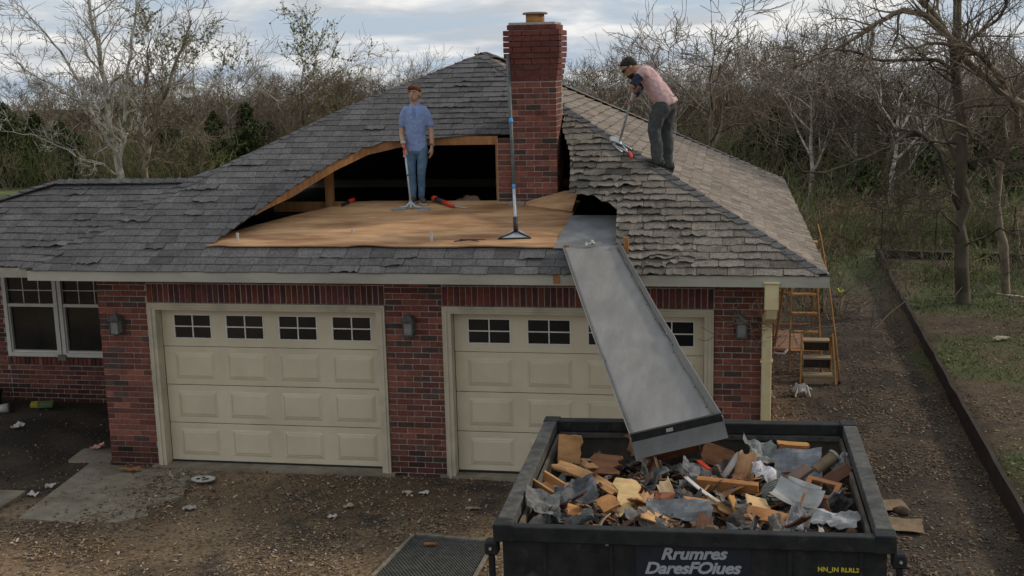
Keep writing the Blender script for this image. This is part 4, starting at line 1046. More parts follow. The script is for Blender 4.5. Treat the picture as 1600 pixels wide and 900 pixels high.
# ------------------------------------------------------------------ people
def scaled(mb, f, H, loc):
    for i, v in enumerate(mb.v): q = f(Vector(v)) if f else Vector(v); mb.v[i] = tuple(q*H+Vector(loc))
    return mb
def grip(mb, p, ax, frm, s=1.):
    """a fist closed round a pole at p with axis ax; frm points from the pole to the palm"""
    p, ax = Vector(p), Vector(ax).normalized(); frm = Vector(frm); frm = (frm-ax*frm.dot(ax)).normalized(); sd = ax.cross(frm)
    mb.limb([p+frm*.026*s+ax*.022*s, p+frm*.028*s-ax*.022*s], [.017*s, .017*s], 8)
    for i, (o, L_) in enumerate(((.028, 3.6), (.010, 3.9), (-.008, 3.8), (-.025, 3.2))):
        pts = [p+ax*o*s+(frm*math.cos(a)+sd*math.sin(a))*.022*s for a in np.linspace(.5, L_, 6)]; mb.limb(pts, [.0085*s, .0085*s, .008*s, .008*s, .0075*s, .007*s], 6)
    pts = [p+ax*(.03+.006*i)*s+(frm*math.cos(a)+sd*math.sin(a))*.022*s for i, a in enumerate(np.linspace(-.4, -2.4, 5))]; mb.limb(pts, [.010*s, .010*s, .009*s, .0085*s, .008*s], 6)
def open_hand(mb, w, d, thumb, inn, s=1.):
    """relaxed hand: w wrist, d finger direction, thumb side, inn palm side"""
    w, d, thumb, inn = Vector(w), Vector(d).normalized(), Vector(thumb).normalized(), Vector(inn).normalized()
    mb.limb([w+d*.02*s+thumb*.012*s, w+d*.075*s+thumb*.018*s], [.017*s, .015*s], 8); mb.limb([w+d*.02*s-thumb*.012*s, w+d*.07*s-thumb*.018*s], [.017*s, .015*s], 8)
    for o, L_ in ((.028, .068), (.010, .078), (-.009, .073), (-.027, .058)):
        b = w+d*.08*s+thumb*o*s; mb.limb([b, b+d*L_*.5*s+inn*.010*s, b+d*L_*.85*s+inn*.030*s], [.009*s, .0085*s, .007*s], 6)
    b = w+d*.025*s+thumb*.025*s; mb.limb([b, b+d*.03*s+thumb*.022*s+inn*.01*s, b+d*.06*s+thumb*.024*s+inn*.02*s], [.011*s, .010*s, .008*s], 6)
def shoe(mb, a, d, s=1.):
    """a: point on the ground below the ankle, d: pointing direction"""
    a, d = Vector(a), Vector(d).normalized(); sd = Vector((0, 0, 1)).cross(d); up = sd.cross(d)*-1
    if up.z < 0: up = -up
    R_ = []
    for t, w, h in ((-.068, .020, .022), (-.06, .034, .045), (-.02, .036, .052), (.03, .036, .046), (.08, .042, .034), (.125, .040, .027), (.155, .028, .020), (.165, .012, .010)):
        R_.append((a+d*t*s+up*(h+.012)*s, sd, up, w*s, h*s))
    mb.loft(R_, 14); mb.limb([a+up*.06*s-d*.01*s, a+up*.10*s-d*.012*s], [.036*s, .037*s], 10)
def sole(mb, a, d, s=1.):
    a, d = Vector(a), Vector(d).normalized(); sd = Vector((0, 0, 1)).cross(d); up = sd.cross(d)*-1
    if up.z < 0: up = -up
    R_ = []
    for t, w in ((-.074, .022), (-.06, .038), (0, .040), (.07, .046), (.125, .045), (.16, .031), (.172, .014)):
        R_.append((t, w))
    vs_ = []; n = len(R_)
    for h in (0, .020):
        vs_ += [a+d*t*s+sd*w*s+up*h*s for t, w in R_]+[a+d*t*s-sd*w*s+up*h*s for t, w in R_[::-1]]
    k = 2*n; mb.add(vs_, [tuple(range(k))[::-1], tuple(range(k, 2*k))]+[(i, (i+1) % k, (i+1) % k+k, i+k) for i in range(k)])

POLE1 = (Vector((3.335, 1.66, 3.60)), Vector((3.415, 1.56, 2.90)))
def person_standing():
    H = 1.47; base = Vector((3.44, 1.83, deck_z(1.83)+.003))
    P_ = tag(empty('person', base), 'standing man in blue polo shirt and jeans holding a pole', 'person')
    def put(me, name, m_): me.materials.append(m_); o = link(name, me, None, P_); return o
    g = (POLE1[0]+(POLE1[1]-POLE1[0])*.04-base)/H          # where the right hand grips, in body heights
    b = MB()
    hd = Matrix.Rotation(R(-9), 3, 'Z')
    def h(p): q = hd @ Vector((p[0], p[1], 0)); return Vector((q.x, q.y, p[2]))
    b.ball((0, 0, .928), (.050, .060, .068), 16, 12); b.ball(h((0, -.020, .893)), (.037, .043, .038), 14, 9); b.ball(h((0, -.030, .875)), (.022, .026, .018), 10, 7)
    b.limb([h((0, -.055, .932)), h((0, -.068, .912))], [.006, .010], 8)
    for s_ in (-1, 1): b.ball(h((s_*.052, .004, .915)), (.008, .015, .019), 8, 7); b.ball(h((s_*.022, -.050, .942)), (.018, .010, .007), 8, 6)
    b.limb([(0, .008, .79), (0, -.002, .885)], [.038, .032], 12)
    b.loft([((0, 0, z), (1, 0, 0), (0, 1, 0), rx, ry) for z, rx, ry in ((.46, .075, .05), (.6, .08, .052), (.74, .080, .048), (.80, .058, .034), (.83, .034, .03))], 16)
    gw = g+Vector((-.016, .022, .050))
    b.limb([(-.078, 0, .770), (-.110, .006, .69), (-.124, .012, .632)], [.026, .026, .023], 10); b.limb([(-.124, .012, .632), (-.122, -.010, .575), gw], [.023, .022, .017], 10)
    b.limb([(.078, 0, .770), (.112, .008, .69), (.127, .014, .625)], [.026, .026, .023], 10); b.limb([(.127, .014, .625), (.136, -.004, .56), (.138, -.018, .487)], [.023, .022, .016], 10)
    grip(b, g, POLE1[1]-POLE1[0], (-.5, .8, .1), .72); open_hand(b, (.138, -.020, .482), (-.02, -.10, -1), (-.15, -1, .05), (-1, .2, 0), .68)
    scaled(b, None, H, (0, 0, 0)); put(fuse(b, .0055, 3), 'body', MT['skin'])
    s_ = MB()
    s_.loft([((x, y, z), (1, 0, 0), (0, 1, 0), rx, ry) for x, y, z, rx, ry in ((0, 0, .442, .088, .064), (0, 0, .452, .091, .067), (.002, 0, .52, .086, .062), (0, -.002, .60, .085, .062), (0, -.003, .69, .092, .065), (0, 0, .755, .096, .060), (0, .002, .795, .083, .050), (0, .004, .816, .058, .042), (0, .004, .826, .042, .038))], 24)
    for q in (-1, 1): s_.limb([(q*.076, .001, .780), (q*.104, .004, .725), (q*.121, .010, .668)], [.041, .038, .034], 12)
    scaled(s_, None, H, (0, 0, 0)); SH_ = put(fuse(s_, .010, 3, .0085), 'polo_shirt', MT['bluecloth'])
    c = MB(); n = 20
    for i in range(n):
        if i == 15: continue
        a0, a1 = 2*PI*i/n, 2*PI*(i+1)/n; vs_ = []
        for a in (a0, a1):
            for r_, z in ((.036, .852), (.047, .828), (.044, .826), (.033, .850)): vs_.append(Vector((math.cos(a)*r_, math.sin(a)*r_*.95+.004, z-.018*max(0, -math.sin(a))))*H)
        c.add(vs_, [(0, 1, 5, 4), (1, 2, 6, 5), (2, 3, 7, 6), (3, 0, 4, 7), (0, 3, 2, 1), (4, 5, 6, 7)])
    c.build('collar', MT['bluecloth'], SH_)
    pk_ = MB(); pk_.box(Vector((.003, -.0705, .765))*H, Vector((.016, .006, .085))*H, rotm(x=.10)); pk_.build('placket', MT['bluecloth'], SH_)
    for z in (.795, .765): MB().ball(Vector((.003, -.074+(.795-z)*.1, z))*H, .0035*H, 6, 5).build('button', MT['navy'], SH_)
    j = MB()
    j.loft([((0, 0, z), (1, 0, 0), (0, 1, 0), rx, ry) for z, rx, ry in ((.415, .072, .055), (.45, .086, .060), (.50, .086, .060), (.51, .084, .058))], 20)
    j.limb([(-.045, 0, .455), (-.050, -.006, .36), (-.047, -.012, .268), (-.046, .004, .15), (-.046, .004, .052)], [.052, .045, .036, .031, .027], 14)
    j.limb([(.046, 0, .455), (.050, -.010, .36), (.040, -.022, .272), (.030, .006, .15), (.024, .012, .055)], [.052, .045, .036, .030, .026], 14)
    scaled(j, None, H, (0, 0, 0)); put(fuse(j, .009, 2, .0055), 'jeans', MT['jeans'])
    for a, d_ in (((-.046, .0, 0), (-.15, -1, 0)), ((.026, .008, .002), (.50, -1, 0))):
        a = Vector(a)*H; sh = MB(); shoe(sh, a, Vector(d_)+Vector((0, 0, -.10)), .92); o = put(fuse(sh, .008, 2), 'shoe', MT['shoe'])
        sl_ = MB(); sole(sl_, a, Vector(d_)+Vector((0, 0, -.10)), .92); sl_.build('sole', MT['sole'], o)
    hr = MB(); hr.ball((0, .006, .951), (.0560, .0610, .0560), 20, 12); hr.ball((0, .030, .920), (.051, .042, .050), 16, 10); hr.ball(h((0, -.036, .974)), (.043, .028, .022), 14, 8); hr.ball(h((-.02, -.042, .966)), (.026, .018, .011), 10, 7)
    for q in (-1, 1): hr.limb([(q*.050, -.006, .955), (q*.051, -.010, .918)], [.008, .005], 6)
    for i, v in enumerate(hr.v):
        q = Vector(v); k = 1+.09*nz(q.x*60, q.y*70, q.z*60); hr.v[i] = tuple((Vector((0, 0, .93))+(q-Vector((0, 0, .93)))*k)*H)
    put(fuse(hr, .006, 1), 'hair', MT['hair'])
    for q in (-1, 1):
        e = MB(); e.ball(h((q*.021, -.0535, .929))*H, .0068*H, 8, 6); E_ = e.build('eye', MT['white_eye'], P_, True)
        MB().ball(h((q*.0215, -.0585, .929))*H, .0040*H, 8, 6).build('iris', MT['dark_eye'], E_, True)
        MB().limb([h((q*.010, -.0605, .9415))*H, h((q*.023, -.0605, .9445))*H, h((q*.036, -.052, .941))*H], [.0035*H, .0038*H, .0025*H], 6).build('eyebrow', MT['hair'], P_, True)
    MB().ball(h((0, -.060, .8915))*H, (.017*H, .006*H, .0045*H), 10, 6).build('mouth', MT['lip'], P_, True)
    w_ = MB(); w_.tube([Vector((.1375, -.012, .503))*H, Vector((.138, -.016, .489))*H], .0205*H, 14); W_ = w_.build('wristwatch', MT['watch'], P_, True)
    MB().box(Vector((.154, -.028, .496))*H, (.012, .03, .03), rotm(z=-.6)).build('watch_face', MT['lampglass'], W_)
    bd = MB(); bd.tube([gw*H+Vector((-.004, .002, .030)), gw*H+Vector((-.008, .006, .062))], [.031, .034], 14); bd.build('wrist_band', MT['paper'], P_, True)
person_standing()

def right_roof_z(x): return EZ+SL*(8.22-x)
def front_roof_z(y): return EZ+SL*(y-EY)
TOOL2 = (Vector((6.190, 1.25, 4.335)), Vector((5.965, 1.80, front_roof_z(1.80)+.06)))
def person_bending():
    P_ = tag(empty('person', (6.45, 1.5, right_roof_z(6.45))), 'bent over man in pink shirt and grey trousers scraping shingles on roof hip', 'person')
    I_ = Matrix.Translation((-6.45, -1.5, -right_roof_z(6.45)))
    def put(me, name, m_, par=None): me.materials.append(m_); o = link(name, me, None, par or P_); 
    def put(me, name, m_, par=None):
        if not me.materials: me.materials.append(m_)
        o = link(name, me, None, par or P_)
        if par is None: o.matrix_parent_inverse = I_
        return o
    yc = 1.45
    hip, shd = Vector((6.525, yc, 4.150)), Vector((6.285, yc-.01, 4.500)); ax = (shd-hip).normalized(); yv = Vector((0, 1, 0)); bk = yv.cross(ax)*-1
    if bk.x < 0: bk = -bk
    td = (TOOL2[1]-TOOL2[0]).normalized(); h1 = TOOL2[0]+td*.045; h2 = TOOL2[0]+td*.235
    b = MB()
    hc = Vector((6.118, yc-.035, 4.545))
    fd = Vector((-.80, -.10, -.60)).normalized(); hu = Vector((-.58, .0, .81)).normalized(); hs = fd.cross(hu).normalized(); hu = hs.cross(fd)
    def hp_(f, u, s_): return hc+fd*f+hu*u+hs*s_
    b.loft([(hp_(f, .012, 0), hs, hu, rs, ru) for f, rs, ru in ((-.090, .02, .03), (-.075, .052, .064), (-.035, .070, .088), (.01, .073, .096), (.05, .066, .092), (.075, .046, .070), (.086, .02, .04))], 16)
    b.loft([(hp_(.028, u, 0), hs, fd, rs, rf) for u, rs, rf in ((-.03, .058, .062), (-.07, .050, .056), (-.10, .038, .046), (-.112, .02, .03))], 14)
    b.limb([hp_(.080, .01, 0), hp_(.102, -.022, 0)], [.009, .014], 8)
    for s_ in (-1, 1): b.ball(hp_(-.005, -.005, s_*.074), (.016, .012, .022), 8, 7)
    b.limb([shd+ax*.0+Vector((-.01, 0, .01)), hc+fd*-.02-hu*.06], [.062, .055], 12)
    b.loft([(hip+ax*t, yv, bk, ry, rb) for t, ry, rb in ((-.02, .12, .085), (.15, .12, .09), (.32, .13, .085), (.42, .10, .06), (.46, .05, .04))], 16)
    sn, sf = Vector((6.262, yc-.175, 4.475)), Vector((6.27, yc+.165, 4.470)); en, ef = Vector((6.185, yc-.235, 4.355)), Vector((6.205, yc+.20, 4.270))
    wn = h1+Vector((.028, -.012, .030)); wf = h2+Vector((.035, .028, .045))
    # the near elbow points out towards the drive, so the forearm comes back to the handle
    en = Vector((6.170, yc-.265, 4.345))
    b.limb([sn, (sn+en)/2, en], [.050, .046, .038], 10); b.limb([en, (en+wn)/2, wn], [.038, .034, .026], 10)
    b.limb([sf, (sf+ef)/2, ef], [.050, .046, .038], 10); b.limb([ef, (ef+wf)/2, wf], [.038, .034, .026], 10)
    grip(b, h1, td, (.8, -.5, .3), 1.05); grip(b, h2, td, (.8, .5, .2), 1.05)
    put(fuse(b, .0065, 3), 'body', MT['skin2'])
    s_ = MB()
    s_.loft([(hip+ax*t+bk*o, yv, bk, ry, rb) for t, o, ry, rb in ((-.075, .005, .150, .118), (-.06, .005, .156, .124), (.03, .0, .158, .126), (.14, -.006, .160, .124), (.25, -.004, .170, .118), (.34, .0, .178, .108), (.41, .004, .150, .088), (.455, -.002, .095, .070), (.475, -.01, .072, .062))], 24)
    for a, c_ in ((sn, en), (sf, ef)): s_.limb([a+ax*.01+Vector((.03, 0, .01)), a.lerp(c_, .12)], [.070, .062], 12)
    put(fuse(s_, .011, 3, .011), 'pink_shirt', MT['pink'])
    for a, c_, w_ in ((sn, en, wn), (sf, ef, wf)):
        q = MB(); q.limb([a.lerp(c_, .05), a.lerp(c_, .6), c_, c_.lerp(w_, .22 if a is sn else .80)], [.056, .052, .046, .041 if a is sn else .035], 12); put(fuse(q, .009, 2), 'navy_sleeve', MT['navy'])
    j = MB()
    fa, fb_ = Vector((6.435, yc-.085, 0)), Vector((6.545, yc+.12, 0)); fa.z = min(right_roof_z(fa.x), front_roof_z(fa.y))+.020; fb_.z = right_roof_z(fb_.x)+.018
    j.loft([(hip+Vector((0, 0, dz))+Vector((dx, 0, 0)), yv, Vector((1, 0, .25)).normalized(), ry, rb) for dz, dx, ry, rb in ((-.12, -.005, .13, .105), (-.05, 0, .148, .122), (.02, .0, .148, .124), (.045, -.004, .14, .118))], 20)
    j.limb([hip+Vector((-.025, -.075, -.06)), Vector((6.435, yc-.10, 3.97)), Vector((6.400, yc-.10, 3.83)), Vector((6.430, yc-.09, 3.66)), fa+Vector((.0, 0, .085))], [.106, .094, .076, .070, .066], 14)
    j.limb([hip+Vector((.03, .075, -.06)), Vector((6.545, yc+.09, 3.97)), Vector((6.530, yc+.11, 3.82)), Vector((6.548, yc+.12, 3.63)), fb_+Vector((.0, 0, .085))], [.104, .092, .075, .069, .066], 14)
    put(fuse(j, .010, 2, .009), 'trousers', MT['slacks'])
    for a, d_ in ((fa, (-1, -.25, .42)), (fb_, (-.9, -.45, .46))):
        sh = MB(); shoe(sh, a, d_, 1.0); o = put(fuse(sh, .008, 2), 'shoe', MT['black'])
        so_ = MB(); sole(so_, a, d_, 1.0); put(so_.mesh('sole'), 'sole', MT['shoe'], o)
    hr = MB(); hr.loft([(hp_(f, u, 0), hs, hu, rs, ru) for f, u, rs, ru in ((-.100, .025, .02, .03), (-.085, .028, .058, .068), (-.04, .034, .077, .090), (.01, .045, .077, .078), (.045, .066, .066, .046), (.068, .074, .046, .026), (.078, .074, .025, .012))], 18)
    put(fuse(hr, .007, 1), 'hair', MT['hair2'])
    gl = MB(); gl.limb([hp_(.070, .012, .062), hp_(.090, .010, .03), hp_(.094, .010, 0), hp_(.090, .010, -.03), hp_(.070, .012, -.062)], [.012, .017, .010, .017, .012], 8); gl.limb([hp_(.07, .014, .070), hp_(-.01, .012, .080)], [.005, .005], 6); gl.limb([hp_(.07, .014, -.070), hp_(-.01, .012, -.080)], [.005, .005], 6); put(gl.mesh('sunglasses', True), 'sunglasses', MT['black'])
    m_ = MB(); m_.ball(hp_(.080, -.058, 0), (.012, .022, .008), 10, 6); put(m_.mesh('mouth', True), 'mouth', MT['lip'])
    mb_ = MB(); mb_.loft([(hp_(.034, u, 0), hs, fd, rs, rf) for u, rs, rf in ((-.066, .054, .058), (-.09, .046, .053), (-.112, .030, .040), (-.122, .012, .02))], 14); put(fuse(mb_, .007, 1), 'beard', MT['hair2'])
person_bending()

# ------------------------------------------------------------------ tools on the roof
def tool_root(name, loc, label, cat): 
    D = tag(empty(name, loc), label, cat); I_ = Matrix.Translation(-Vector(loc))
    def p(o): o.parent = D; o.matrix_parent_inverse = I_; return o
    return p
p = tool_root('floor_scraper', POLE1[1], 'pale blue steel pole scraper held by the man in blue', 'scraper')
a, b = POLE1; d_ = (b-a).normalized()
p(MB().tube([a-d_*.05, b], .0125, 10).build('handle', MT['steelpole'], None, True))
p(MB().tube([a-d_*.06, a+d_*.05], .017, 10).build('grip', MT['red'], None, True))
p(MB().tube([a.lerp(b, .42), a.lerp(b, .45)], .016, 10).build('collar', MT['darkpole'], None, True))
q = MB(); c = Vector((b.x, b.y, deck_z(b.y)+.022))
for s_ in (-1, 1): q.tube([b-d_*.08, c+Vector((s_*.06, -.02, .006)), c+Vector((s_*.13, -.035, 0))], [.014, .012, .008], 8)
q.tube([b-d_*.06, c+Vector((.01, -.06, 0))], [.014, .009], 8); p(q.build('fork', MT['steelpole'], None, True))
for s_ in (-1, 1):
    q = MB(); q.sheet(4, 2, lambda u, v: (c.x+s_*(.05+.19*u), c.y-.07+.08*v-.02*u, deck_z(c.y-.07+.08*v-.02*u)+.008+.006*v), .006); p(q.build('blade', MT['steel']))

p = tool_root('pole_scraper', (4.93, .30, deck_z(.3)), 'tall dark pole with triangular foot leaning against the brick chimney', 'pole')
a, b = Vector((4.622, 1.815, 4.72)), Vector((4.925, .34, deck_z(.34)+.06)); d_ = (b-a).normalized()
p(MB().tube([a, a.lerp(b, .40), a.lerp(b, .76)], [.022, .021, .020], 10).build('handle', MT['darkpole'], None, True))
p(MB().tube([a.lerp(b, .76), b], .018, 10).build('lower_handle', MT['steelpole'], None, True))
p(MB().tube([a.lerp(b, .385), a.lerp(b, .41)], .026, 10).build('clamp', MT['blue'], None, True)); p(MB().tube([a.lerp(b, .755), a.lerp(b, .775)], .022, 10).build('clamp', MT['blue'], None, True))
p(MB().tube([a.lerp(b, .93), b], .026, 10).build('socket', MT['black'], None, True))
q = MB(); zz = lambda y: deck_z(y)+.010
A_, B_, C_ = Vector((4.75, .20, zz(.20))), Vector((5.11, .24, zz(.24))), Vector((4.93, .38, zz(.38)))
q.tube([b, A_], .009, 8); q.tube([b, B_], .009, 8); q.tube([A_, B_], .008, 8); p(q.build('foot_frame', MT['black'], None, True))
q = MB(); q.add([A_, B_, C_+Vector((.05, 0, .045)), C_+Vector((-.05, 0, .045)), A_-Vector((0, 0, .006)), B_-Vector((0, 0, .006)), C_+Vector((.05, 0, .038)), C_+Vector((-.05, 0, .038))], [(0, 1, 2, 3), (7, 6, 5, 4), (0, 4, 5, 1), (1, 5, 6, 2), (2, 6, 7, 3), (3, 7, 4, 0)]); p(q.build('foot_plate', MT['steel']))

p = tool_root('shingle_scraper', TOOL2[1], 'grey shingle scraper with red tip held by the bent man', 'scraper')
a, b = TOOL2; d_ = (b-a).normalized()
p(MB().tube([a-d_*.03, b], .0145, 10).build('handle', MT['steelpole'], None, True))
def rrz(x, y): return min(right_roof_z(x), front_roof_z(y))+.03
q = MB()
for x0, y0, x1, y1 in ((5.965, 1.80, 5.88, 1.76), (5.965, 1.80, 6.07, 1.62), (5.88, 1.76, 6.10, 1.58), (5.88, 1.76, 6.01, 1.60), (5.92, 1.84, 6.12, 1.66)): q.tube([(x0, y0, rrz(x0, y0)+.022), (x1, y1, rrz(x1, y1)+.016)], .010, 6)
p(q.build('fork', MT['steel'], None, True))
q = MB(); q.sheet(6, 3, lambda u, v: (5.84+.15*u, 1.80-.09*u+.09*v, rrz(5.84+.15*u, 1.80-.09*u+.09*v)+.02+.016*(1+math.sin(u*3))), .005); p(q.build('blade', MT['steel'], None, True))
q = MB(); q.tube([(6.09, 1.60, rrz(6.09, 1.60)+.02), (6.12, 1.52, rrz(6.12, 1.52)+.022), (6.13, 1.47, rrz(6.13, 1.47)+.02)], [.016, .022, .012], 8); p(q.build('tip', MT['red'], None, True))

p = tool_root('pry_tool', (2.53, 1.82, deck_z(1.82)), 'small red and black hand tool lying at deck left', 'hand tool')
p(MB().box((2.515, 1.74, deck_z(1.74)+.024), (.035, .16, .035), rotm(z=-.30, x=.12), bev=.006).build('handle', MT['black'])); p(MB().box((2.552, 1.88, deck_z(1.88)+.030), (.045, .11, .042), rotm(z=-.30, x=.12), bev=.008).build('head', MT['red']))
p = tool_root('cutting_tool', (3.85, 1.65, deck_z(1.65)), 'long red and black tool lying beside the man in blue', 'power tool')
def dk(x, y, h): return (x, y, deck_z(y)+h)
p(MB().tube([dk(3.60, 1.90, .05), dk(3.78, 1.74, .042)], [.034, .030], 10).build('motor', MT['black'], None, True)); p(MB().tube([dk(3.62, 1.885, .052), dk(3.66, 1.85, .05)], .037, 10).build('band', MT['red'], None, True))
p(MB().tube([dk(3.78, 1.74, .042), dk(3.95, 1.58, .026)], [.028, .020], 10).build('grip', MT['red'], None, True)); p(MB().tube([dk(3.95, 1.58, .026), dk(4.12, 1.545, .012)], [.007, .005], 8).build('shaft', MT['steel'], None, True))
for i, (x, y, h_, lab) in enumerate(((1.735, .125, .085, 'white pipe stub at the left corner of the plywood'), (2.99, .48, .035, 'tiny white pipe stub in the middle of plywood'), (4.01, .125, .10, 'white pipe stub at plywood front edge below red tool'))):
    q = MB(); z = deck_z(y); q.tube([(x, y, z-.02), (x, y, z+h_)], .016, 12); q.tube([(x, y, z+h_), (x, y, z+h_+.004)], .0185, 12); tag(q.build('vent_pipe', MT['paper'], None), lab, 'pipe')
for i, (x0, y0, x1, y1, lab) in enumerate(((4.28, .05, 4.62, .13, 'longer dark splinter at plywood edge left of pole foot'), (4.33, .12, 4.56, .06, 'shorter dark splinter at plywood edge left of pole foot'))):
    q = MB(); q.tube([dk(x0, y0, .02), dk((x0+x1)/2, (y0+y1)/2, .028), dk(x1, y1, .018)], [.006, .008, .004], 6); tag(q.build('splinter', MT['timber'], None), lab, 'splinter')
q = crumple(.10, .07, .05, 51, 8, 6); o = q.build('plaster_lump', MT['paper'], None); o.location = (5.80, -.07, 2.715); tag(o, 'small white plaster lump at top of the metal chute', 'lump')
for i, (x, y, s_, lab) in enumerate(((4.02, 2.35, .11, 'dark rag heap in the attic opening right of the man'), )):
    q = MB(); q.sheet(14, 12, lambda u, v: ((u-.5)*.55, (v-.5)*.3, .16*math.sin(u*PI)*math.sin(v*PI)*(1+.8*nz(u*5, v*5, 2))), .01); o = q.build('rag_heap', MT['card'], None, True); o.location = (x-.05, y, 2.78); tag(o, lab, 'rags')
hp(MB().bx((1.5, 2.0, 2.76), (4.42, 2.6, 2.775)).build('attic_platform', MT['sheath']))

# ------------------------------------------------------------------ ladders by the right wall
def build_ladders():
    p = tool_root('step_ladder', (8.35, 5.6, 0), 'orange wooden step ladder standing beside the right house wall', 'ladder')
    def rail(a, b, w=.024, d=.045): 
        a, b = Vector(a), Vector(b); q = (b-a).to_track_quat('Z', 'Y').to_matrix(); return MB().box((a+b)/2, (w, d, (b-a).length), q, (1, 1, 1), .004)
    fl0, fl1, fr0, fr1 = (8.19, 5.0, .0), (8.235, 5.55, 1.85), (8.66, 5.0, .0), (8.56, 5.55, 1.85)
    p(rail(fl0, fl1).build('side_rail', MT['orange'])); p(rail(fr0, fr1).build('side_rail', MT['orange']))
    p(rail((8.03, 6.45, 0), (8.21, 5.62, 1.85), .03, .04).build('rear_leg', MT['orange'])); p(rail((8.62, 6.5, 0), (8.55, 5.62, 1.85), .03, .04).build('rear_leg', MT['orange']))
    for i in range(6):
        t = .16+.145*i; a = Vector(fl0).lerp(Vector(fl1), t); b = Vector(fr0).lerp(Vector(fr1), t)
        q = MB(); q.bx((a.x+.02, a.y-.05, a.z), (b.x-.02, a.y+.05, a.z+.022)); p(q.build('rung', MT['orange']))
    for z, t in ((.45, .24), (1.0, .54)):
        a = Vector((8.03, 6.45, 0)).lerp(Vector((8.21, 5.62, 1.85)), t); b = Vector((8.62, 6.5, 0)).lerp(Vector((8.55, 5.62, 1.85)), t); p(MB().tube([a, b], .012, 6).build('brace', MT['orange']))
    p(MB().bx((8.20, 5.48, 1.85), (8.60, 5.68, 1.875)).build('top_cap', MT['orange']))
    p = tool_root('platform_steps', (8.58, 4.5, 0), 'low plank platform steps in orange frame below the step ladder', 'steps')
    for x in (8.31, 8.80):
        p(rail((x, 4.32, 0), (x+(.03 if x < 8.5 else -.03), 4.72, .66)).build('side_rail', MT['orange']))
    for i, z in enumerate((.10, .31, .52)):
        y = 4.36+.19*i; p(MB().bx((8.345+.01*i, y, z), (8.765-.01*i, y+.19, z+.028), bev=.003).build('tread', MT['plank'])); p(MB().bx((8.36+.01*i, y+.008, z-.12), (8.75-.01*i, y+.022, z-.001)).build('riser', MT['timber'] if i else MT['plank']))
    p(rail((8.345, 4.80, 0), (8.345, 4.72, .62), .03, .04).build('rear_leg', MT['orange'])); p(rail((8.76, 4.80, 0), (8.76, 4.72, .62), .03, .04).build('rear_leg', MT['orange']))
    p = tool_root('long_pole', (8.86, 4.38, 0), 'long thin orange pole leaning past the roof corner', 'pole')
    p(MB().tube([(8.862, 4.36, 0), (8.80, 4.45, .6), (8.71, 4.62, 1.3), (8.60, 4.95, 2.02), (8.56, 5.1, 2.20)], [.013, .013, .012, .010, .008], 8).build('shaft', MT['orange'], None, True)); p(MB().tube([(8.862, 4.36, .0), (8.858, 4.365, .05)], .02, 8).build('foot', MT['timber']))
build_ladders()

# ------------------------------------------------------------------ yard things
def long_box(name, a, b, w, h, m_, label, cat, jag=.0, group=None, z0=-.05, n=16):
    a, b = Vector(a), Vector(b); d_ = (b-a).normalized(); s_ = Vector((d_.y, -d_.x, 0)); mb = MB(); vs_ = []; fs = []
    for i in range(n+1):
        c = a.lerp(b, i/n); k = jag*nz(i*.7, a.x); hh = h+jag*.5*nz(i*.9, a.y, 4); zz = gz(c.x, c.y)*(0 if c.y < 12 else 1)
        for (o, z) in ((-w/2, z0), (w/2, z0), (w/2, hh), (-w/2, hh)): q = c+s_*(o+k); vs_.append((q.x, q.y, z+zz))
        if i:
            e = (i-1)*4; fs += [(e, e+1, e+5, e+4), (e+1, e+2, e+6, e+5), (e+2, e+3, e+7, e+6), (e+3, e, e+4, e+7)]
    mb.add(vs_, fs+[(3, 2, 1, 0), tuple(n*4+k for k in range(4))]); return tag(mb.build(name, m_, None), label, cat, group)
long_box('garden_edging', (10.03, -3.2, 0), (10.58, 14.6, 0), .05, .27, MT['timber'], 'long dark board edging between gravel path and grass', 'edging', .03, None, -.05, 40)
long_box('landscape_timber', (10.62, 14.62, 0), (14.6, 13.9, 0), .16, .17, MT['timber'], 'dark timber lying at the far end of the edging', 'timber', .03)
long_box('landscape_timber', (10.9, 19.1, 0), (15.2, 17.9, 0), .16, .18, MT['timber'], 'farther dark timber behind the wire fence', 'timber', .03)
long_box('yellow_board', (12.25, 10.5, 0), (13.6, 9.6, 0), .05, .14, MT['spout'], 'yellowish low board edging behind the right tree', 'board', .02)
long_box('yard_border', (12.1, 11.3, 0), (13.7, 6.9, 0), .20, .13, MT['timber'], 'dark low timber beside the yellowish board', 'timber', .05)
p = tool_root('wire_fence', (12.5, 16, gz(12.5, 16)), 'thin rusty wire fence behind the far edging', 'fence')
for i, x in enumerate((10.72, 11.9, 12.35, 13.6, 15.0)):
    y = 15.0+.1*i; z = gz(x, y); p(MB().tube([(x, y, z-.1), (x+.01, y, z+1.05)], .016, 6).build('post', MT['timber']))
for h_ in (.5, .95): p(MB().tube([(10.72+.9*i, 15.0+.08*i, gz(10.72+.9*i, 15)+h_+.03*math.sin(i*2.)) for i in range(6)], .005, 4).build('wire', MT['timber']))

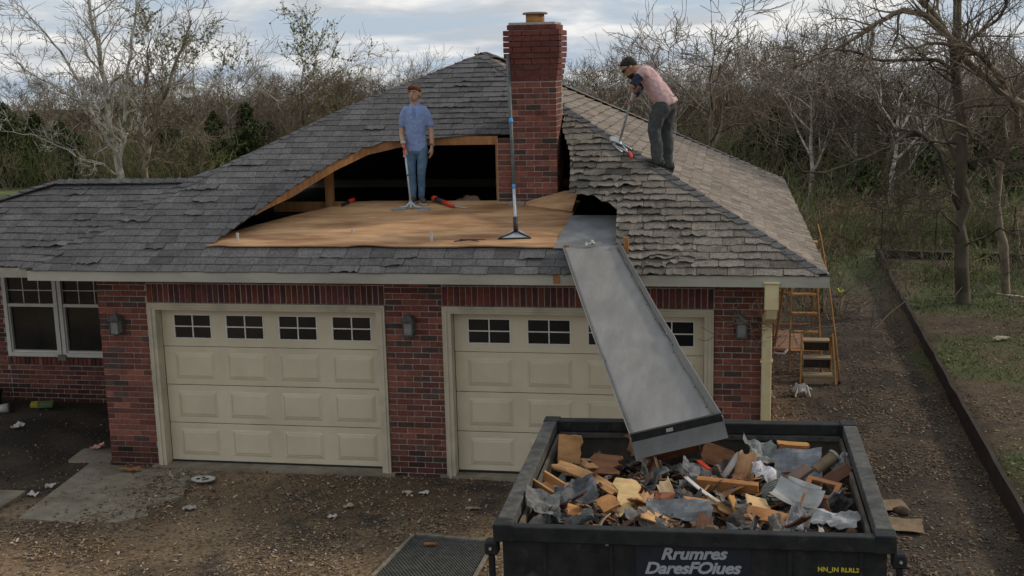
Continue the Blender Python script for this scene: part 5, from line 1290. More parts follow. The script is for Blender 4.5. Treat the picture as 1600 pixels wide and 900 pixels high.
def build_mat():
    A_, B_, C_, D_ = [Vector((x, y, .03)) for x, y in ((4.19, -1.76), (5.02, -1.86), (4.98, -2.95), (4.04, -2.85))]
    p = tool_root('rubber_mat', (4.55, -2.35, 0), 'black rubber lattice mat with rim left of the dumpster', 'mat')
    fr = MB()
    for a, b in ((A_, B_), (B_, C_), (C_, D_), (D_, A_)):
        d_ = (b-a); q = MB(); rt = Matrix.Rotation(math.atan2(d_.y, d_.x), 3, 'Z'); q.box((a+b)/2+Vector((0, 0, .012)), (d_.length+.03, .035, .035), rt, (2.2, 2.0, 1.7), .005); p(q.build('rim', MT['mesh']))
    l_ = MB(); n = 24
    def uv(u, v): return A_.lerp(B_, u).lerp(D_.lerp(C_, u), v)
    for k in range(-n, n+1):
        for sgn in (1, -1):
            u0, v0, u1, v1 = (k/n, 0, k/n+1, 1) if sgn == 1 else (k/n+1, 0, k/n, 1)
            t0, t1 = 0, 1
            du = u1-u0
            t0 = max(t0, (0-u0)/du if du > 0 else (1-u0)/du); t1 = min(t1, (1-u0)/du if du > 0 else (0-u0)/du)
            if t1-t0 < .02: continue
            a, b = uv(u0+du*t0, t0), uv(u0+du*t1, t1); d_ = b-a; l_.box((a+b)/2+Vector((0, 0, .002*sgn)), (d_.length, .011, .014), Matrix.Rotation(math.atan2(d_.y, d_.x), 3, 'Z'))
    o = p(l_.build('lattice', MT['mesh'])); stuff(o)
build_mat()
o = board(.14, .04, .012, .03, 77).build('wood_chip', MT['scrapwood'], None); o.location = (4.42, -2.02, .06); o.rotation_euler = (0, .05, .15); o.color = (.36, .17, .07, 1); tag(o, 'orange wood chip lying on the rubber lattice mat', 'wood chip')
def scrap(name, x, y, l, w, amp, seed, m_, label, cat, z=.03, rz=0, col=(1, 1, 1), tilt=0.):
    o = crumple(l, w, amp, seed, 8, 6).build(name, m_, None); o.location = (x, y, gz(x, y)+z); o.rotation_euler = (tilt, 0, rz); o.color = (*col, 1); return tag(o, label, cat)
q = MB(); n = 28
ring = [(.135*math.cos(2*PI*i/n)*(1+.05*nz(i*.6)), .085*math.sin(2*PI*i/n)*(1+.05*nz(i*.6))) for i in range(n)]
q.add([(x, y, .012) for x, y in ring]+[(x*.98, y*.98, 0) for x, y in ring], [tuple(range(n)), tuple(range(n, 2*n))[::-1]]+[(i, i+n, (i+1) % n+n, (i+1) % n) for i in range(n)])
o = q.build('plate', MT['paper'], None); o.location = (1.38, -.48, .045); o.rotation_euler = (.06, .03, .2); tag(o, 'flat white oval plate with dark holes before left garage door', 'plate')
for dx, dy, r_ in ((-.055, -.01, .026), (.0, .022, .022), (.045, -.015, .026), (.01, -.042, .020)):
    h_ = MB(); h_.tube([(dx, dy, .0125), (dx, dy, .0145)], r_, 12); h_.build('hole', MT['black'], o)
scrap('paper_scrap', 1.58, -1.29, .14, .09, .03, 3, MT['paper'], 'white paper scrap on drive below the oval plate', 'paper', .03, .5, (.7, .7, .72))
scrap('paper_scrap', -.38, -1.08, .12, .09, .03, 5, MT['paper'], 'white scrap between the two concrete slabs', 'paper', .03)
scrap('paper_scrap', -.33, -.80, .12, .05, .04, 6, MT['paper'], 'thin white scrap left of the concrete slab', 'paper', .03, .4)
scrap('paper_scrap', -2.0, 1.23, .16, .10, .06, 7, MT['paper'], 'crumpled pale paper in the dark soil bed', 'paper', .04)
scrap('pink_rag', -.44, .46, .17, .11, .07, 8, MT['pinkrag'], 'pink rag beside left brick pillar', 'rag', .07, .5)
scrap('paper_scrap', -.30, 1.05, .10, .12, .05, 9, MT['paper'], 'white scrap against the left brick pillar side', 'paper', .04)
scrap('leaf_wrapper', .37, -.27, .24, .08, .02, 10, MT['card'], 'rusty brown wrapper on the concrete slab', 'wrapper', .06, .1, (1.6, .9, .6))
scrap('pale_chip', 3.28, -1.04, .11, .07, .03, 11, MT['paper'], 'pale yellow scrap on drive before the middle pillar', 'scrap', .03, .2, (.7, .62, .40))
scrap('pale_chip', 3.20, -1.35, .09, .06, .03, 12, MT['paper'], 'white lump on drive left of the lattice mat', 'scrap', .03, .0)
scrap('pale_chip', 3.81, -.58, .12, .06, .03, 13, MT['paper'], 'left one of two white chips before middle pillar', 'scrap', .03, .3, (.8, .75, .7))
scrap('pale_chip', 3.99, -.57, .10, .06, .03, 14, MT['paper'], 'right one of two white chips before middle pillar', 'scrap', .03, -.2)
scrap('pale_chip', 4.62, -.95, .16, .05, .02, 15, MT['paper'], 'pale sliver on drive above the lattice mat', 'scrap', .03, .2, (.55, .45, .35))
scrap('paper_scrap', 11.54, 6.7, .28, .10, .05, 16, MT['paper'], 'pale scrap lying on the grass right of edging', 'scrap', .05, .4, (.75, .68, .55))
scrap('leaf_wrapper', 9.44, 10.75, .20, .16, .10, 17, MT['leaf'], 'yellow green leaf clump near path by the pole', 'leaf', .10, 0, (.35, .36, .04))
for i, (x, y, l, w, rz, lab) in enumerate(((8.93, -.42, .34, .30, .2, 'upper brown cardboard sheet beside the dumpster right side'), (9.00, -.95, .36, .34, -.1, 'lower brown cardboard sheet beside the dumpster right side'))):
    o = crumple(l, w, .02, 61+i, 6, 6).build('cardboard', MT['card'], None); o.location = (x, y, .04); o.rotation_euler = (0, 0, rz); tag(o, lab, 'cardboard')
q = MB(); q.ball((0, 0, 0), (.09, .055, .05), 12, 8)
for i, v in enumerate(q.v): w = Vector(v); q.v[i] = tuple(w*(1+.35*nz(w.x*18, w.y*18, w.z*18)))
o = q.build('stone', MT['timber'], None, True); o.location = (9.02, -.66, .07); o.color = (2.2, 2, 1.9, 1); tag(o, 'dark stone lying on the brown cardboard', 'stone')
# white broken things by the steps
p = tool_root('broken_chair', (8.28, 3.75, 0), 'white broken plastic scrap pile before the platform steps', 'plastic scrap')
q = crumple(.22, .16, .12, 71, 8, 8); o = q.build('shell', MT['paper'], None); o.location = (8.27, 3.72, .10); o.rotation_euler = (.5, .3, .4); p(o)
p(MB().tube([(8.16, 3.95, .03), (8.30, 3.93, .10), (8.44, 3.88, .05)], .016, 6).build('bar', MT['paper'])); p(MB().tube([(8.20, 3.60, .02), (8.24, 3.70, .16), (8.36, 3.72, .15), (8.40, 3.62, .02)], .014, 6).build('bar', MT['paper']))
o = MB().tube([(7.98, 6.05, .04), (8.06, 6.0, .02), (8.16, 6.02, .02), (8.22, 6.10, .07)], .022, 6).build('white_hook', MT['paper'], None); tag(o, 'white curved plastic piece under the step ladder', 'plastic scrap')
o = MB().bx((7.9, 6.3, .0), (8.5, 7.6, .04)).build('paving_slab', MT['card'], None); o.color = (2.0, 1.6, 1.5, 1); tag(o, 'flat pinkish board on ground behind the step ladder', 'board')
# cup, packet and bin at the left edge
q = MB(); q.tube([(-2.70, 1.88, .06), (-2.56, 1.92, .07)], [.05, .07], 14); tag(q.build('cup', MT['paper'], None, True), 'white cup lying on its side at the left edge', 'cup')
p = tool_root('seed_packet', (-2.2, 2.1, 0), 'green and yellow packet lying in the soil bed', 'packet')
o = p(MB().box((-2.14, 2.12, .07), (.26, .12, .06), rotm(x=.2, z=.25), (.10, .16, .07), .01).build('packet_body', MT['leaf'])); p(MB().box((-2.26, 2.075, .078), (.11, .10, .062), rotm(x=.2, z=.25), (.34, .30, .05), .01).build('packet_band', MT['leaf']))
p = tool_root('dark_bin', (-3.0, 2.1, 0), 'dark rounded bin cut by the left picture edge', 'bin')
p(MB().tube([(-3.0, 2.1, 0), (-3.0, 2.1, .22)], [.17, .20], 18).build('bin_body', MT['black'], None, True)); p(MB().tube([(-3.0, 2.1, .22), (-3.0, 2.1, .25)], [.215, .21], 18).build('bin_rim', MT['black'], None, True))

# ------------------------------------------------------------------ trees
def seg_mesh(S_, n):
    """tapered n-sided prisms for segments (x0 y0 z0 x1 y1 z1 r0 r1)"""
    S_ = np.asarray(S_, np.float64); p0, p1, r0, r1 = S_[:, :3], S_[:, 3:6], S_[:, 6:7], S_[:, 7:8]
    d_ = p1-p0; d_ /= np.maximum(np.linalg.norm(d_, axis=1, keepdims=True), 1e-9)
    ref = np.where(np.abs(d_[:, 2:3]) < .9, np.array([[0, 0, 1.]]), np.array([[1., 0, 0]])); x = np.cross(d_, ref); x /= np.linalg.norm(x, axis=1, keepdims=True); y = np.cross(d_, x)
    p1 = p1+d_*r1*.4; p0 = p0-d_*r0*.25; V = []
    for (p_, r_) in ((p0, r0), (p1, r1)):
        for k in range(n):
            a = 2*PI*k/n; V.append(p_+(x*math.cos(a)+y*math.sin(a))*r_)
    V = np.stack(V, 1); m_ = len(S_); base = (np.arange(m_)*2*n)[:, None]
    F = np.concatenate([base+np.array([[k, (k+1) % n, n+(k+1) % n, n+k]]) for k in range(n)], 0)
    return V.reshape(-1, 3), F
def segs_obj(name, S_, m_, parent=None, col=(1, 1, 1), jitter=.25, seed=0):
    S_ = np.asarray(S_, np.float64); big = S_[:, 6] > .03; Vs = []; Fs = []; off = 0; Cs = []; rng = np.random.RandomState(seed)
    for mask, n in ((big, 7), (~big & (S_[:, 6] > .010), 4), (~big & (S_[:, 6] <= .010), 3)):
        if mask.any():
            V, F = seg_mesh(S_[mask], n); Vs.append(V); Fs.append(F+off); off += len(V)
            k = np.repeat(rng.uniform(1-jitter, 1+jitter, mask.sum()), 2*n)[:, None]; Cs.append(k*np.array([col]))
    return np_mesh(name, np.concatenate(Vs), np.concatenate(Fs), np.concatenate(Cs), m_, True, parent)
def grow(out, rng, p, d_, L_, r_, lvl, maxl, wob=.25, up=.08, kids=(3, 5), ratio=.62, ang=(.45, 1.0), rmin=.004):
    n = 5 if lvl < 2 else 4; pts = [np.array(p, float)]; d_ = np.array(d_, float); d_ /= np.linalg.norm(d_); rr = [r_]; ds = [d_]
    for i in range(n):
        d_ = d_+rng.normal(0, wob, 3)*.6; d_[2] += up; d_ /= np.linalg.norm(d_)
        pts.append(pts[-1]+d_*L_/n); rr.append(max(rmin, r_*(1-.72*(i+1)/n))); ds.append(d_)
        out.append((*pts[-2], *pts[-1], rr[-2], rr[-1], lvl))
    if lvl >= maxl: return
    for c in range(rng.randint(kids[0], kids[1]+1)):
        t = rng.uniform(.30, 1.0); i = min(n-1, int(t*n)); f = t*n-i; q = pts[i]*(1-f)+pts[i+1]*f
        a = rng.uniform(*ang); ax = np.cross(ds[i], rng.normal(0, 1, 3)); ax /= np.linalg.norm(ax); nd = ds[i]*math.cos(a)+ax*math.sin(a)
        grow(out, rng, q, nd, L_*ratio*rng.uniform(.7, 1.25), max(rmin, rr[i]*.62), lvl+1, maxl, wob*1.12, up, kids, ratio, ang, rmin)
def make_tree(name, S_, bark, seed=0, col=(1, 1, 1)):
    root = empty(name); S_ = np.array(S_)
    segs_obj('trunk', S_[S_[:, 8] <= 0], bark, root, col, .05, seed); segs_obj('crown', S_[S_[:, 8] > 0], bark, root, col, .3, seed+1)
    return root
def copy_tree(root):
    r_ = root.copy(); COL.objects.link(r_)
    for ch in root.children: c = ch.copy(); COL.objects.link(c); c.parent = r_
    return r_
PROT = []
for i in range(7):
    rng = np.random.RandomState(40+i); out = []
    kids = ((4, 6), (4, 6), (3, 6), (4, 6), (3, 6), (4, 6), (5, 6))[i]
    if i == 6:
        for k in range(3): grow(out, rng, (0, 0, 0), (rng.uniform(-.5, .5), rng.uniform(-.5, .5), 1), 3.4, .06, 0, 4, .22, .10, (4, 5), .55, (.4, 1.0), .0085)
    else:
        grow(out, rng, (0, 0, 0), (rng.uniform(-.12, .12), rng.uniform(-.12, .12), 1), rng.uniform(3.6, 4.6), .11, 0, 4, .20, .07, kids, .60, (.5, 1.1), .0085)
    PROT.append(make_tree('bare_tree', out, MT[('bark', 'bark', 'bark_pale', 'bark_dark', 'bark', 'bark_dark', 'bark')[i]], i))
PH = []
for t in PROT:
    hs_ = np.concatenate([[v.co.z for v in c.data.vertices] for c in t.children]); PH.append(float(np.percentile(hs_, 99.0)))
used = set()
def plant(k, x, y, s_, label, group, rz=None, zs=1.):
    s_ = s_/PH[k]
    t = PROT[k] if k not in used else copy_tree(PROT[k]); used.add(k)
    t.location = (x, y, gz(x, y)-.05); t.scale = (s_, s_, s_*zs); t.rotation_euler = (0, 0, random.uniform(0, 6.28) if rz is None else rz)
    tag(t, label, 'tree', group); return t
def view_x(px, y): return CAM_LOC.x+(y-CAM_LOC.y)*math.tan(math.atan((px-800)/FPX)-YAW)
rr = random.Random(77)
ZONES = [  # picture span, distance, count, heights, label, group
    (-60, 330, 40, 62, 18, (3.9, 5.3), 'leafless grey brown tree in the wood behind the low left roof', 'bare trees behind the left roof'),
    (330, 560, 48, 80, 18, (3.7, 5.3), 'leafless tree in the tree line above the main roof left slope', 'bare trees above the left slope'),
    (560, 780, 48, 80, 16, (3.7, 5.3), 'leafless tree in the tree line between standing man and chimney', 'bare trees left of the chimney'),
    (860, 980, 42, 70, 9, (4.3, 5.4), 'leafless tree in the tree line between chimney and bent man', 'bare trees right of the chimney'),
    (980, 1180, 38, 66, 15, (4.6, 5.8), 'leafless tree in the tree line behind the bent man', 'bare trees behind the bent man'),
    (1180, 1420, 28, 56, 13, (4.9, 6.2), 'leafless tree in the dense wood beyond the roof right corner', 'bare trees beyond the roof corner'),
    (1420, 1660, 28, 56, 13, (4.9, 6.4), 'leafless tree in the dense wood behind the right yard', 'bare trees behind the yard')]
for x0, x1, y0, y1, n, (s0, s1), lab, grp in ZONES:
    for i in range(n):
        px = x0+(x1-x0)*(i+rr.random())/n; y = y0+(y1-y0)*rr.random()**1.3; x = view_x(px, y); plant(rr.choice((0, 1, 2, 3, 4, 5, 6)), x, y, rr.uniform(s0, s1)-gz(x, y)*.85-.6, lab, grp, rr.uniform(0, 6.28), 1.)
for px, y, h, lab in ((1108, 30, 8.2, 'tall thin bare tree rising above the wood right of bent man'), (412, 50, 7.4, 'crooked bare tree standing highest above the left slope'), (548, 52, 7.4, 'spreading bare tree rising above roof near standing man')): plant(rr.choice((0, 2, 4)), view_x(px, y), y, h, lab, 'tall single trees', 1.)

for px, y, h, lab in ((1395, 23, 5.6, 'pale trunked bare tree in the wood left of the yard tree'), (1270, 27, 5.8, 'pale trunked bare tree in the wood behind the roof right corner'), (1065, 36, 6.2, 'pale trunked bare tree just right of the bent man'), (610, 47, 6.4, 'pale trunked bare tree left of the standing man head'), (375, 46, 6.2, 'pale trunked bare tree behind the roof hip at left')): plant(2, view_x(px, y), y, h, lab, 'pale trunked trees in the wood', rr.uniform(0, 6.28))

# hand shaped trees
def auto(out, rng, line, r0, r1, lvl, nk, L_, maxl=4, up=.06, rk=.45, rmin=.004, t0=.15):
    P_ = [np.array(q, float) for q in line]; n = len(P_)-1; Rr = [r0+(r1-r0)*i/n for i in range(n+1)]
    # resample with a little wobble so limbs are not straight rods
    for i in range(n):
        m_ = 3; a, b = P_[i], P_[i+1]; last = a; L0 = np.linalg.norm(b-a)
        for k in range(1, m_+1):
            q = a+(b-a)*k/m_+(rng.normal(0, .028*L0, 3) if k < m_ else 0); ra = Rr[i]+(Rr[i+1]-Rr[i])*(k-1)/m_; rb = Rr[i]+(Rr[i+1]-Rr[i])*k/m_
            out.append((*last, *q, ra, rb, lvl)); last = q
    for c in range(nk):
        t = rng.uniform(t0, 1)*n; i = min(n-1, int(t)); f = t-i; q = P_[i]*(1-f)+P_[i+1]*f; d_ = P_[i+1]-P_[i]; d_ = d_/np.linalg.norm(d_)
        a = rng.uniform(.4, 1.15); ax = np.cross(d_, rng.normal(0, 1, 3)); ax /= np.linalg.norm(ax); r_ = (Rr[i]*(1-f)+Rr[i+1]*f)*rk
        grow(out, rng, q, d_*math.cos(a)+ax*math.sin(a), L_*rng.uniform(.6, 1.3), max(rmin*1.2, r_), 1, maxl, .28, up, (3, 5), .60, (.4, 1.1), rmin)
def lines_tree(name, specs, bark, label, seed, base):
    rng = np.random.RandomState(seed); out = []
    for sp in specs: auto(out, rng, *sp)
    out = [tuple(np.array(o[:3])-np.array(base))+tuple(np.array(o[3:6])-np.array(base))+tuple(o[6:]) for o in out]
    t = make_tree(name, out, bark, seed); t.location = base; tag(t, label, 'tree'); return t
birch = [(-18.45, 35.6, -.7), (-18.6, 35.6, .97), (-18.82, 35.6, 2.35), (-18.82, 35.6, 3.97), (-18.98, 35.6, 5.32), (-19.24, 35.6, 6.66), (-19.3, 35.6, 8.24), (-19.2, 35.6, 9.4)]
birch2 = [(-18.5, 35.5, .3), (-18.2, 35.2, 1.0), (-17.88, 35.2, 2.36), (-17.64, 35.2, 3.96), (-17.27, 35.2, 5.8), (-16.85, 35.2, 7.36), (-16.5, 35.2, 8.9)]
b3 = [(-18.62, 35.5, 1.1), (-19.09, 35.0, 2.38), (-19.66, 35.0, 4.0), (-20.41, 35.0, 5.35), (-21.32, 35.0, 6.44), (-22.12, 35.0, 7.3)]
b4 = [(-18.5, 35.5, .0), (-18.85, 34.8, .63), (-19.72, 34.8, .78), (-20.7, 34.8, 1.33), (-22.0, 34.8, 1.9), (-23.2, 34.8, 2.04)]
b7 = [(-18.7, 35.5, 1.9), (-19.4, 35.2, 2.9), (-20.6, 35.2, 3.7), (-21.8, 35, 4.4), (-23.0, 35, 5.3)]
lines_tree('birch_tree', [(birch, .17, .035, 0, 26, 1.9, 3, .08, .42, .010), (birch2, .11, .03, 0, 20, 1.7, 3, .09, .45, .010), (b3, .09, .02, 0, 18, 1.5, 3, .08, .5, .010), (b4, .05, .015, 0, 12, 1.0, 3, .05, .6, .010), (b7, .06, .015, 0, 14, 1.2, 3, .07, .55, .010)],
           MT['bark_pale'], 'tall pale barked bare tree behind the low left roof', 5, (-18.45, 35.6, -.6))
b5 = [(-17.6, 36.0, -.6), (-17.45, 36.0, .6), (-17.18, 36.0, 1.48), (-16.79, 36.0, 2.57), (-15.9, 36.0, 4.44), (-15.2, 36.0, 5.76), (-14.9, 36.0, 6.5)]
b6 = [(-17.46, 35.9, .36), (-16.3, 35.6, .95), (-15.36, 35.6, 1.62), (-14.77, 35.6, 1.8), (-14.2, 35.6, 1.6)]
b8 = [(-16.9, 36, 2.2), (-17.3, 36, 3.6), (-17.0, 36, 4.9), (-16.7, 36, 6.1)]
lines_tree('grey_tree', [(b5, .15, .03, 0, 26, 1.4, 3, .10, .45, .010), (b6, .06, .012, 0, 14, .8, 3, .0, .6, .009), (b8, .07, .02, 0, 16, 1.1, 3, .10, .5, .010)],
           MT['bark'], 'grey bare tree leaning right beside the pale tall tree', 6, (-17.6, 36.0, -.6))
trA = [(11.50, 9.6, 0), (11.42, 9.6, 1.22), (11.345, 9.6, 2.26), (11.25, 9.6, 3.83), (11.17, 9.6, 5.04), (11.13, 9.6, 6.33)]
la = [(12.68, 9.2, 3.39), (12.25, 9.2, 3.67), (11.82, 9.2, 3.95), (11.28, 9.2, 4.44), (10.95, 9.2, 4.88), (10.5, 9.2, 5.48), (10.33, 9.2, 6.0)]
lb = [(10.95, 9.2, 4.88), (10.59, 9.0, 5.2), (10.14, 8.8, 5.3), (9.71, 8.6, 5.11), (9.33, 8.4, 4.86), (8.86, 8.2, 4.61), (8.33, 8.0, 4.41)]
lc = [(11.22, 9.6, 4.3), (10.69, 9.2, 4.48), (9.86, 8.8, 4.48), (9.33, 8.8, 4.65), (8.9, 8.8, 4.71)]
ld = [(12.45, 10.3, 3.1), (12.04, 9.4, 3.84), (11.76, 9.0, 4.25), (11.42, 8.9, 4.55), (11.09, 8.8, 4.71), (10.54, 8.6, 4.75), (10.0, 8.4, 4.63)]
le = [(11.37, 9.6, 1.8), (10.9, 9.2, 2.9), (10.4, 8.9, 3.3), (9.99, 8.6, 3.03), (9.42, 8.2, 2.85), (8.89, 8.0, 2.66), (8.51, 7.8, 2.7), (8.3, 7.6, 3.0)]
lf = [(11.2, 9.6, 4.6), (11.6, 9.9, 4.9), (11.93, 10.0, 5.14), (12.1, 10.0, 5.6)]
lg = [(11.45, 9.5, .45), (10.2, 6.0, .80), (9.25, 3.0, 1.25), (8.41, .8, 1.65), (7.80, -.85, 1.99), (7.52, -1.0, 2.1), (7.27, -1.2, 2.15)]
lh = [(12.19, 10.5, 2.5), (11.9, 10.2, 2.75), (11.74, 9.6, 2.94), (11.33, 9.2, 3.3), (10.76, 9.0, 3.54), (10.1, 8.8, 3.61)]
li_ = [(11.36, 9.6, 2.0), (11.0, 9.0, 2.25), (10.5, 8.6, 2.2), (10.0, 8.2, 2.0), (9.6, 8.0, 2.1)]
lj = [(11.3, 9.6, 2.6), (11.8, 9.2, 2.8), (12.4, 8.8, 2.6), (12.9, 8.6, 2.7)]
lk = [(11.4, 9.6, 1.4), (10.9, 8.8, 1.9), (10.4, 8.2, 1.85), (9.9, 7.8, 1.4), (9.6, 7.5, .9)]
ll = [(11.42, 9.6, 1.1), (11.9, 8.9, 1.6), (12.3, 8.2, 1.5), (12.5, 7.6, 1.0)]
lm = [(11.3, 9.6, 3.0), (10.7, 9.0, 3.1), (10.1, 8.6, 2.6), (9.7, 8.2, 1.9)]
ln = [(11.25, 9.6, 3.6), (11.9, 9.0, 3.7), (12.4, 8.5, 3.2), (12.7, 8.1, 2.4)]
lines_tree('right_tree', [(lk, .022, .006, 1, 20, .7, 3, -.02, .5, .004), (ll, .022, .006, 1, 20, .7, 3, -.02, .5, .004), (lm, .022, .006, 1, 20, .7, 3, -.03, .5, .004), (ln, .022, .006, 1, 20, .7, 3, -.03, .5, .004), (trA, .14, .06, 0, 18, 1.4, 3, .03, .28, .0045, .35), (lc, .035, .012, 1, 12, .8, 3, .03, .5, .004), (le, .042, .014, 1, 18, .75, 3, .03, .5, .004), (lf, .04, .02, 1, 10, .9, 3, .05, .5, .004), (lg, .009, .003, 1, 14, .35, 2, .03, .5, .0025, .5), (li_, .025, .008, 1, 14, .7, 3, .02, .5, .004), (lj, .025, .008, 1, 14, .7, 3, .02, .5, .004)],
           MT['bark_dark'], 'grey trunked bare tree standing in the yard right of the path', 7, (11.50, 9.6, 0))
trB = [(12.43, 10.5, 0), (12.33, 10.5, 1.09), (12.16, 10.5, 1.8), (12.19, 10.5, 2.5), (12.46, 10.5, 3.2), (12.65, 10.2, 3.6), (12.72, 10.2, 5.0), (12.7, 10.2, 6.2)]
lines_tree('pale_tree', [(trB, .085, .05, 0, 16, 1.2, 3, .04, .35, .0045, .3), (la, .075, .045, 1, 16, 1.1, 3, .05, .35, .0045), (lb, .060, .016, 1, 26, .85, 3, .03, .5, .004), (ld, .062, .018, 1, 22, .9, 3, .03, .5, .004), (lh, .045, .014, 1, 18, .7, 3, .02, .5, .004)],
           MT['bark'], 'pale bent bare tree at right edge with limbs arching left', 9, (12.43, 10.5, 0))

# evergreens and budding trees
def evergreen(x, y, h, w, label, seed, cols=((.030, .046, .018), (.078, .102, .036))):
    rng = np.random.RandomState(seed); t = empty('evergreen_tree', (x, y, gz(x, y))); V = []; F = []; C_ = []
    nb = int(120*h)
    for i in range(nb):
        z = h*(.04+.96*rng.rand()**1.05); rad = w*1.45*(1-z/h)**.55*rng.uniform(.45, 1.08)*(1+.25*math.sin(z*7+seed)); a = rng.rand()*6.283
        for k in range(15):
            f = rng.uniform(.15, 1); px_, py_ = math.cos(a)*rad*f, math.sin(a)*rad*f; pz_ = z-.22*rad*f+rng.normal(0, .05); s_ = rng.uniform(.05, .12)
            u = rng.normal(0, 1, 3); u /= np.linalg.norm(u); v = np.cross(u, rng.normal(0, 1, 3)); v /= np.linalg.norm(v); c = np.array((px_, py_, pz_))+rng.normal(0, .04, 3); b = len(V)
            V += [c-u*s_-v*s_*.35, c+u*s_-v*s_*.25, c+u*s_*1.1+v*s_*.2, c-u*s_+v*s_*.35]; F.append((b, b+1, b+2, b+3)); C_ += [mixc(cols[0], cols[1], rng.rand())]*4
    np_mesh('crown', V, F, C_, MT['leaf'], False, t)
    MB().tube([(0, 0, -.2), (0, 0, h*.5), (0, 0, h*.92)], [.09, .06, .015], 7).build('trunk', MT['bark_dark'], t, True)
    tag(t, label, 'evergreen'); return t
for i, (px, y, h, w, lab) in enumerate(((1345, 26, 1.5, 1.5, 'low olive green shrub behind far timber'), (1450, 27, 1.7, 1.7, 'broad olive green shrub left of the right tree trunk'), (1590, 24, 1.8, 1.6, 'olive green shrub at the right picture edge'), (1180, 34, 2.4, 1.4, 'olive green bush beside the bent man tool arm'), (960, 46, 2.6, 1.6, 'olive green bush in tree line right of chimney'), (20, 40, 3.6, 1.6, 'dark evergreen at the far left picture edge'), (65, 43, 3.2, 1.3, 'dark evergreen just right of the leftmost evergreen'), (105, 44, 2.8, 1.2, 'low evergreen left of the tall pale tree'), (130, 41, 2.2, 1.3, 'squat evergreen behind the tall pale tree'),
        (345, 44, 3.1, 1.1, 'dark evergreen where left roof meets main roof'), (395, 46, 3.5, 1.2, 'dark evergreen behind left slope of main roof'), (272, 44, 2.6, 1.3, 'dull evergreen right of the grey leaning tree'), (430, 50, 2.6, 1.0, 'small evergreen above the main roof left slope'),
        (1215, 32, 3.0, .8, 'dark green evergreen right of the bent man'), (1250, 30, 2.4, .9, 'lower evergreen in the wood beyond roof corner'), (1310, 33, 3.3, 1.0, 'evergreen in the wood above the gravel path'), (1385, 34, 2.8, 1.2, 'evergreen behind the right tree branches'), (1550, 30, 2.6, 1.2, 'evergreen in the wood at right picture edge'))):
    evergreen(view_x(px, y), y, h*1.08, w, lab, 60+i)
def budding(px, y, s_, label, seed, col=(.20, .21, .055)):
    rng = np.random.RandomState(seed); src = PROT[1]; t = copy_tree(src); t.name = 'budding_tree'; x = view_x(px, y); t.location = (x, y, gz(x, y)); t.scale = (s_, s_, s_); t.rotation_euler = (0, 0, seed)
    co = [c for c in src.children if c.name.startswith('crown')][0].data; V0 = np.zeros(len(co.vertices)*3, np.float32); co.vertices.foreach_get('co', V0); V0 = V0.reshape(-1, 3)
    idx = rng.choice(len(V0), 2600); V = []; F = []; C_ = []
    for i in idx:
        c = V0[i]+rng.normal(0, .03, 3); s2 = rng.uniform(.03, .06); u = rng.normal(0, 1, 3); v = np.cross(u, rng.normal(0, 1, 3)); u *= s2/np.linalg.norm(u); v *= s2/np.linalg.norm(v); b = len(V)
        V += [c-u, c-v, c+u, c+v]; F.append((b, b+1, b+2, b+3)); k = rng.uniform(.6, 1.3); C_ += [tuple(q*k for q in col)]*4
    np_mesh('buds', V, F, C_, MT['leaf'], False, t)
    for k_ in ('group',):
        if k_ in t: del t[k_]
    tag(t, label, 'tree')
budding(462, 50, 1.22, 'yellow green budding tree above left slope of main roof', 3)
budding(228, 44, 1.2, 'yellow green budding tree behind the pale tall tree', 4, (.17, .19, .05))
budding(340, 58, 1.2, 'green budding tree at the tree line left of main roof', 5, (.10, .15, .045))

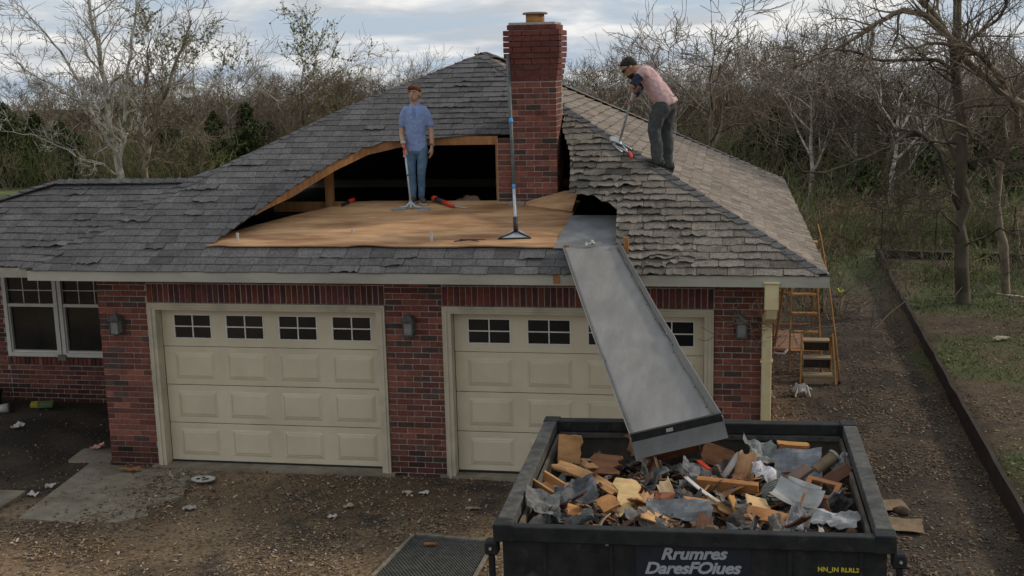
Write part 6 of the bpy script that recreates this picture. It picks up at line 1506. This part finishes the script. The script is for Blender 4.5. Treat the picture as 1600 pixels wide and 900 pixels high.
# dense understorey: too fine to count
def brush(name, zones, label, seed, thick=1.):
    rng = np.random.RandomState(seed); S_ = []; Cl = []
    unit = lambda a: a/np.linalg.norm(a, axis=1, keepdims=True)
    for (x0, x1, y0, y1, n, h0, h1, cols) in zones:
        P0 = []; K = 9
        for i in range(n):
            y = y0+(y1-y0)*rng.rand(); x = view_x(rng.uniform(x0, x1), y); P0.append((x, y, gz(x, y)-.05))
        P0 = np.repeat(np.array(P0), K, 0); m_ = len(P0); P0[:, :2] += rng.normal(0, .28, (m_, 2))
        h = np.repeat(rng.uniform(h0, h1, n), K)*rng.uniform(.5, 1.05, m_); r_ = rng.uniform(.009, .017, m_)*(1+.012*max(0, y0-40))
        c = np.repeat(np.array(cols)[rng.randint(0, len(cols), n)]*rng.uniform(.7, 1.25, (n, 1)), K, 0)
        d_ = unit(np.stack([rng.normal(0, .42, m_), rng.normal(0, .3, m_), np.ones(m_)], 1)); q = P0
        for j in range(3):
            d2 = unit(d_+rng.normal(0, .22, (m_, 3))); e = q+d2*(h/3)[:, None]; S_.append(np.column_stack([q, e, r_*(1-.25*j), r_*(.75-.25*j)])); Cl.append(c)
            if j:
                for w in range(2):
                    d3 = unit(d2+rng.normal(0, .7, (m_, 3))); S_.append(np.column_stack([e, e+d3*(h*.28)[:, None], r_*.55, np.full(m_, .005)])); Cl.append(c)
            q = e
    V, F = seg_mesh(np.concatenate(S_), 3); C_ = np.repeat(np.concatenate(Cl), 6, axis=0)
    stuff(np_mesh(name, V, F, C_, MT['brush']), label, 'brush')
B1 = [(.22, .175, .115), (.165, .132, .088), (.27, .215, .145), (.13, .105, .068)]; BG = [(.12, .15, .048), (.17, .18, .065), (.085, .11, .036)]; BR = [(.26, .18, .115), (.21, .145, .092)]
brush('undergrowth', [(-80, 340, 37, 48, 260, 1.2, 2.8, B1+BG), (-80, 340, 48, 70, 260, 2.0, 3.6, B1+BR+BG), (330, 780, 46, 60, 260, 1.5, 3.0, B1+BR+BG), (330, 780, 60, 95, 297, 1.9, 3.6, B1+BR+BG), (870, 1140, 36, 50, 161, 1.5, 3.0, B1+BG), (870, 1140, 50, 80, 186, 2.4, 4.2, B1+BR),
      (1130, 1660, 22, 30, 161, .6, 1.7, B1+BG), (1130, 1660, 28, 42, 260, 1.3, 3.2, B1+BG), (1130, 1660, 42, 70, 285, 1.9, 3.6, B1+BR+BG),
      (-80, 420, 72, 115, 260, 3.6, 5.4, B1+BR+BG), (330, 800, 90, 125, 297, 3.6, 5.2, B1+BR+BG), (860, 1200, 76, 115, 235, 4.0, 5.6, B1+BR+BG), (1150, 1660, 66, 100, 235, 4.0, 5.8, B1+BG)], 'tangled brown undergrowth below the wood behind the house', 91)
brush('path_brush', [(1235, 1300, 9, 22, 60, .3, .9, B1+BG+BR), (1300, 1365, 14, 24, 70, .3, 1.0, BG+BR), (1400, 1640, 16, 24, 150, .4, 1.3, B1+BG), (1440, 1660, 11, 16, 50, .2, .7, B1+BG)], 'low dry weeds beside the gravel path and fence', 92)
bpy.data.scenes.remove(TMP)
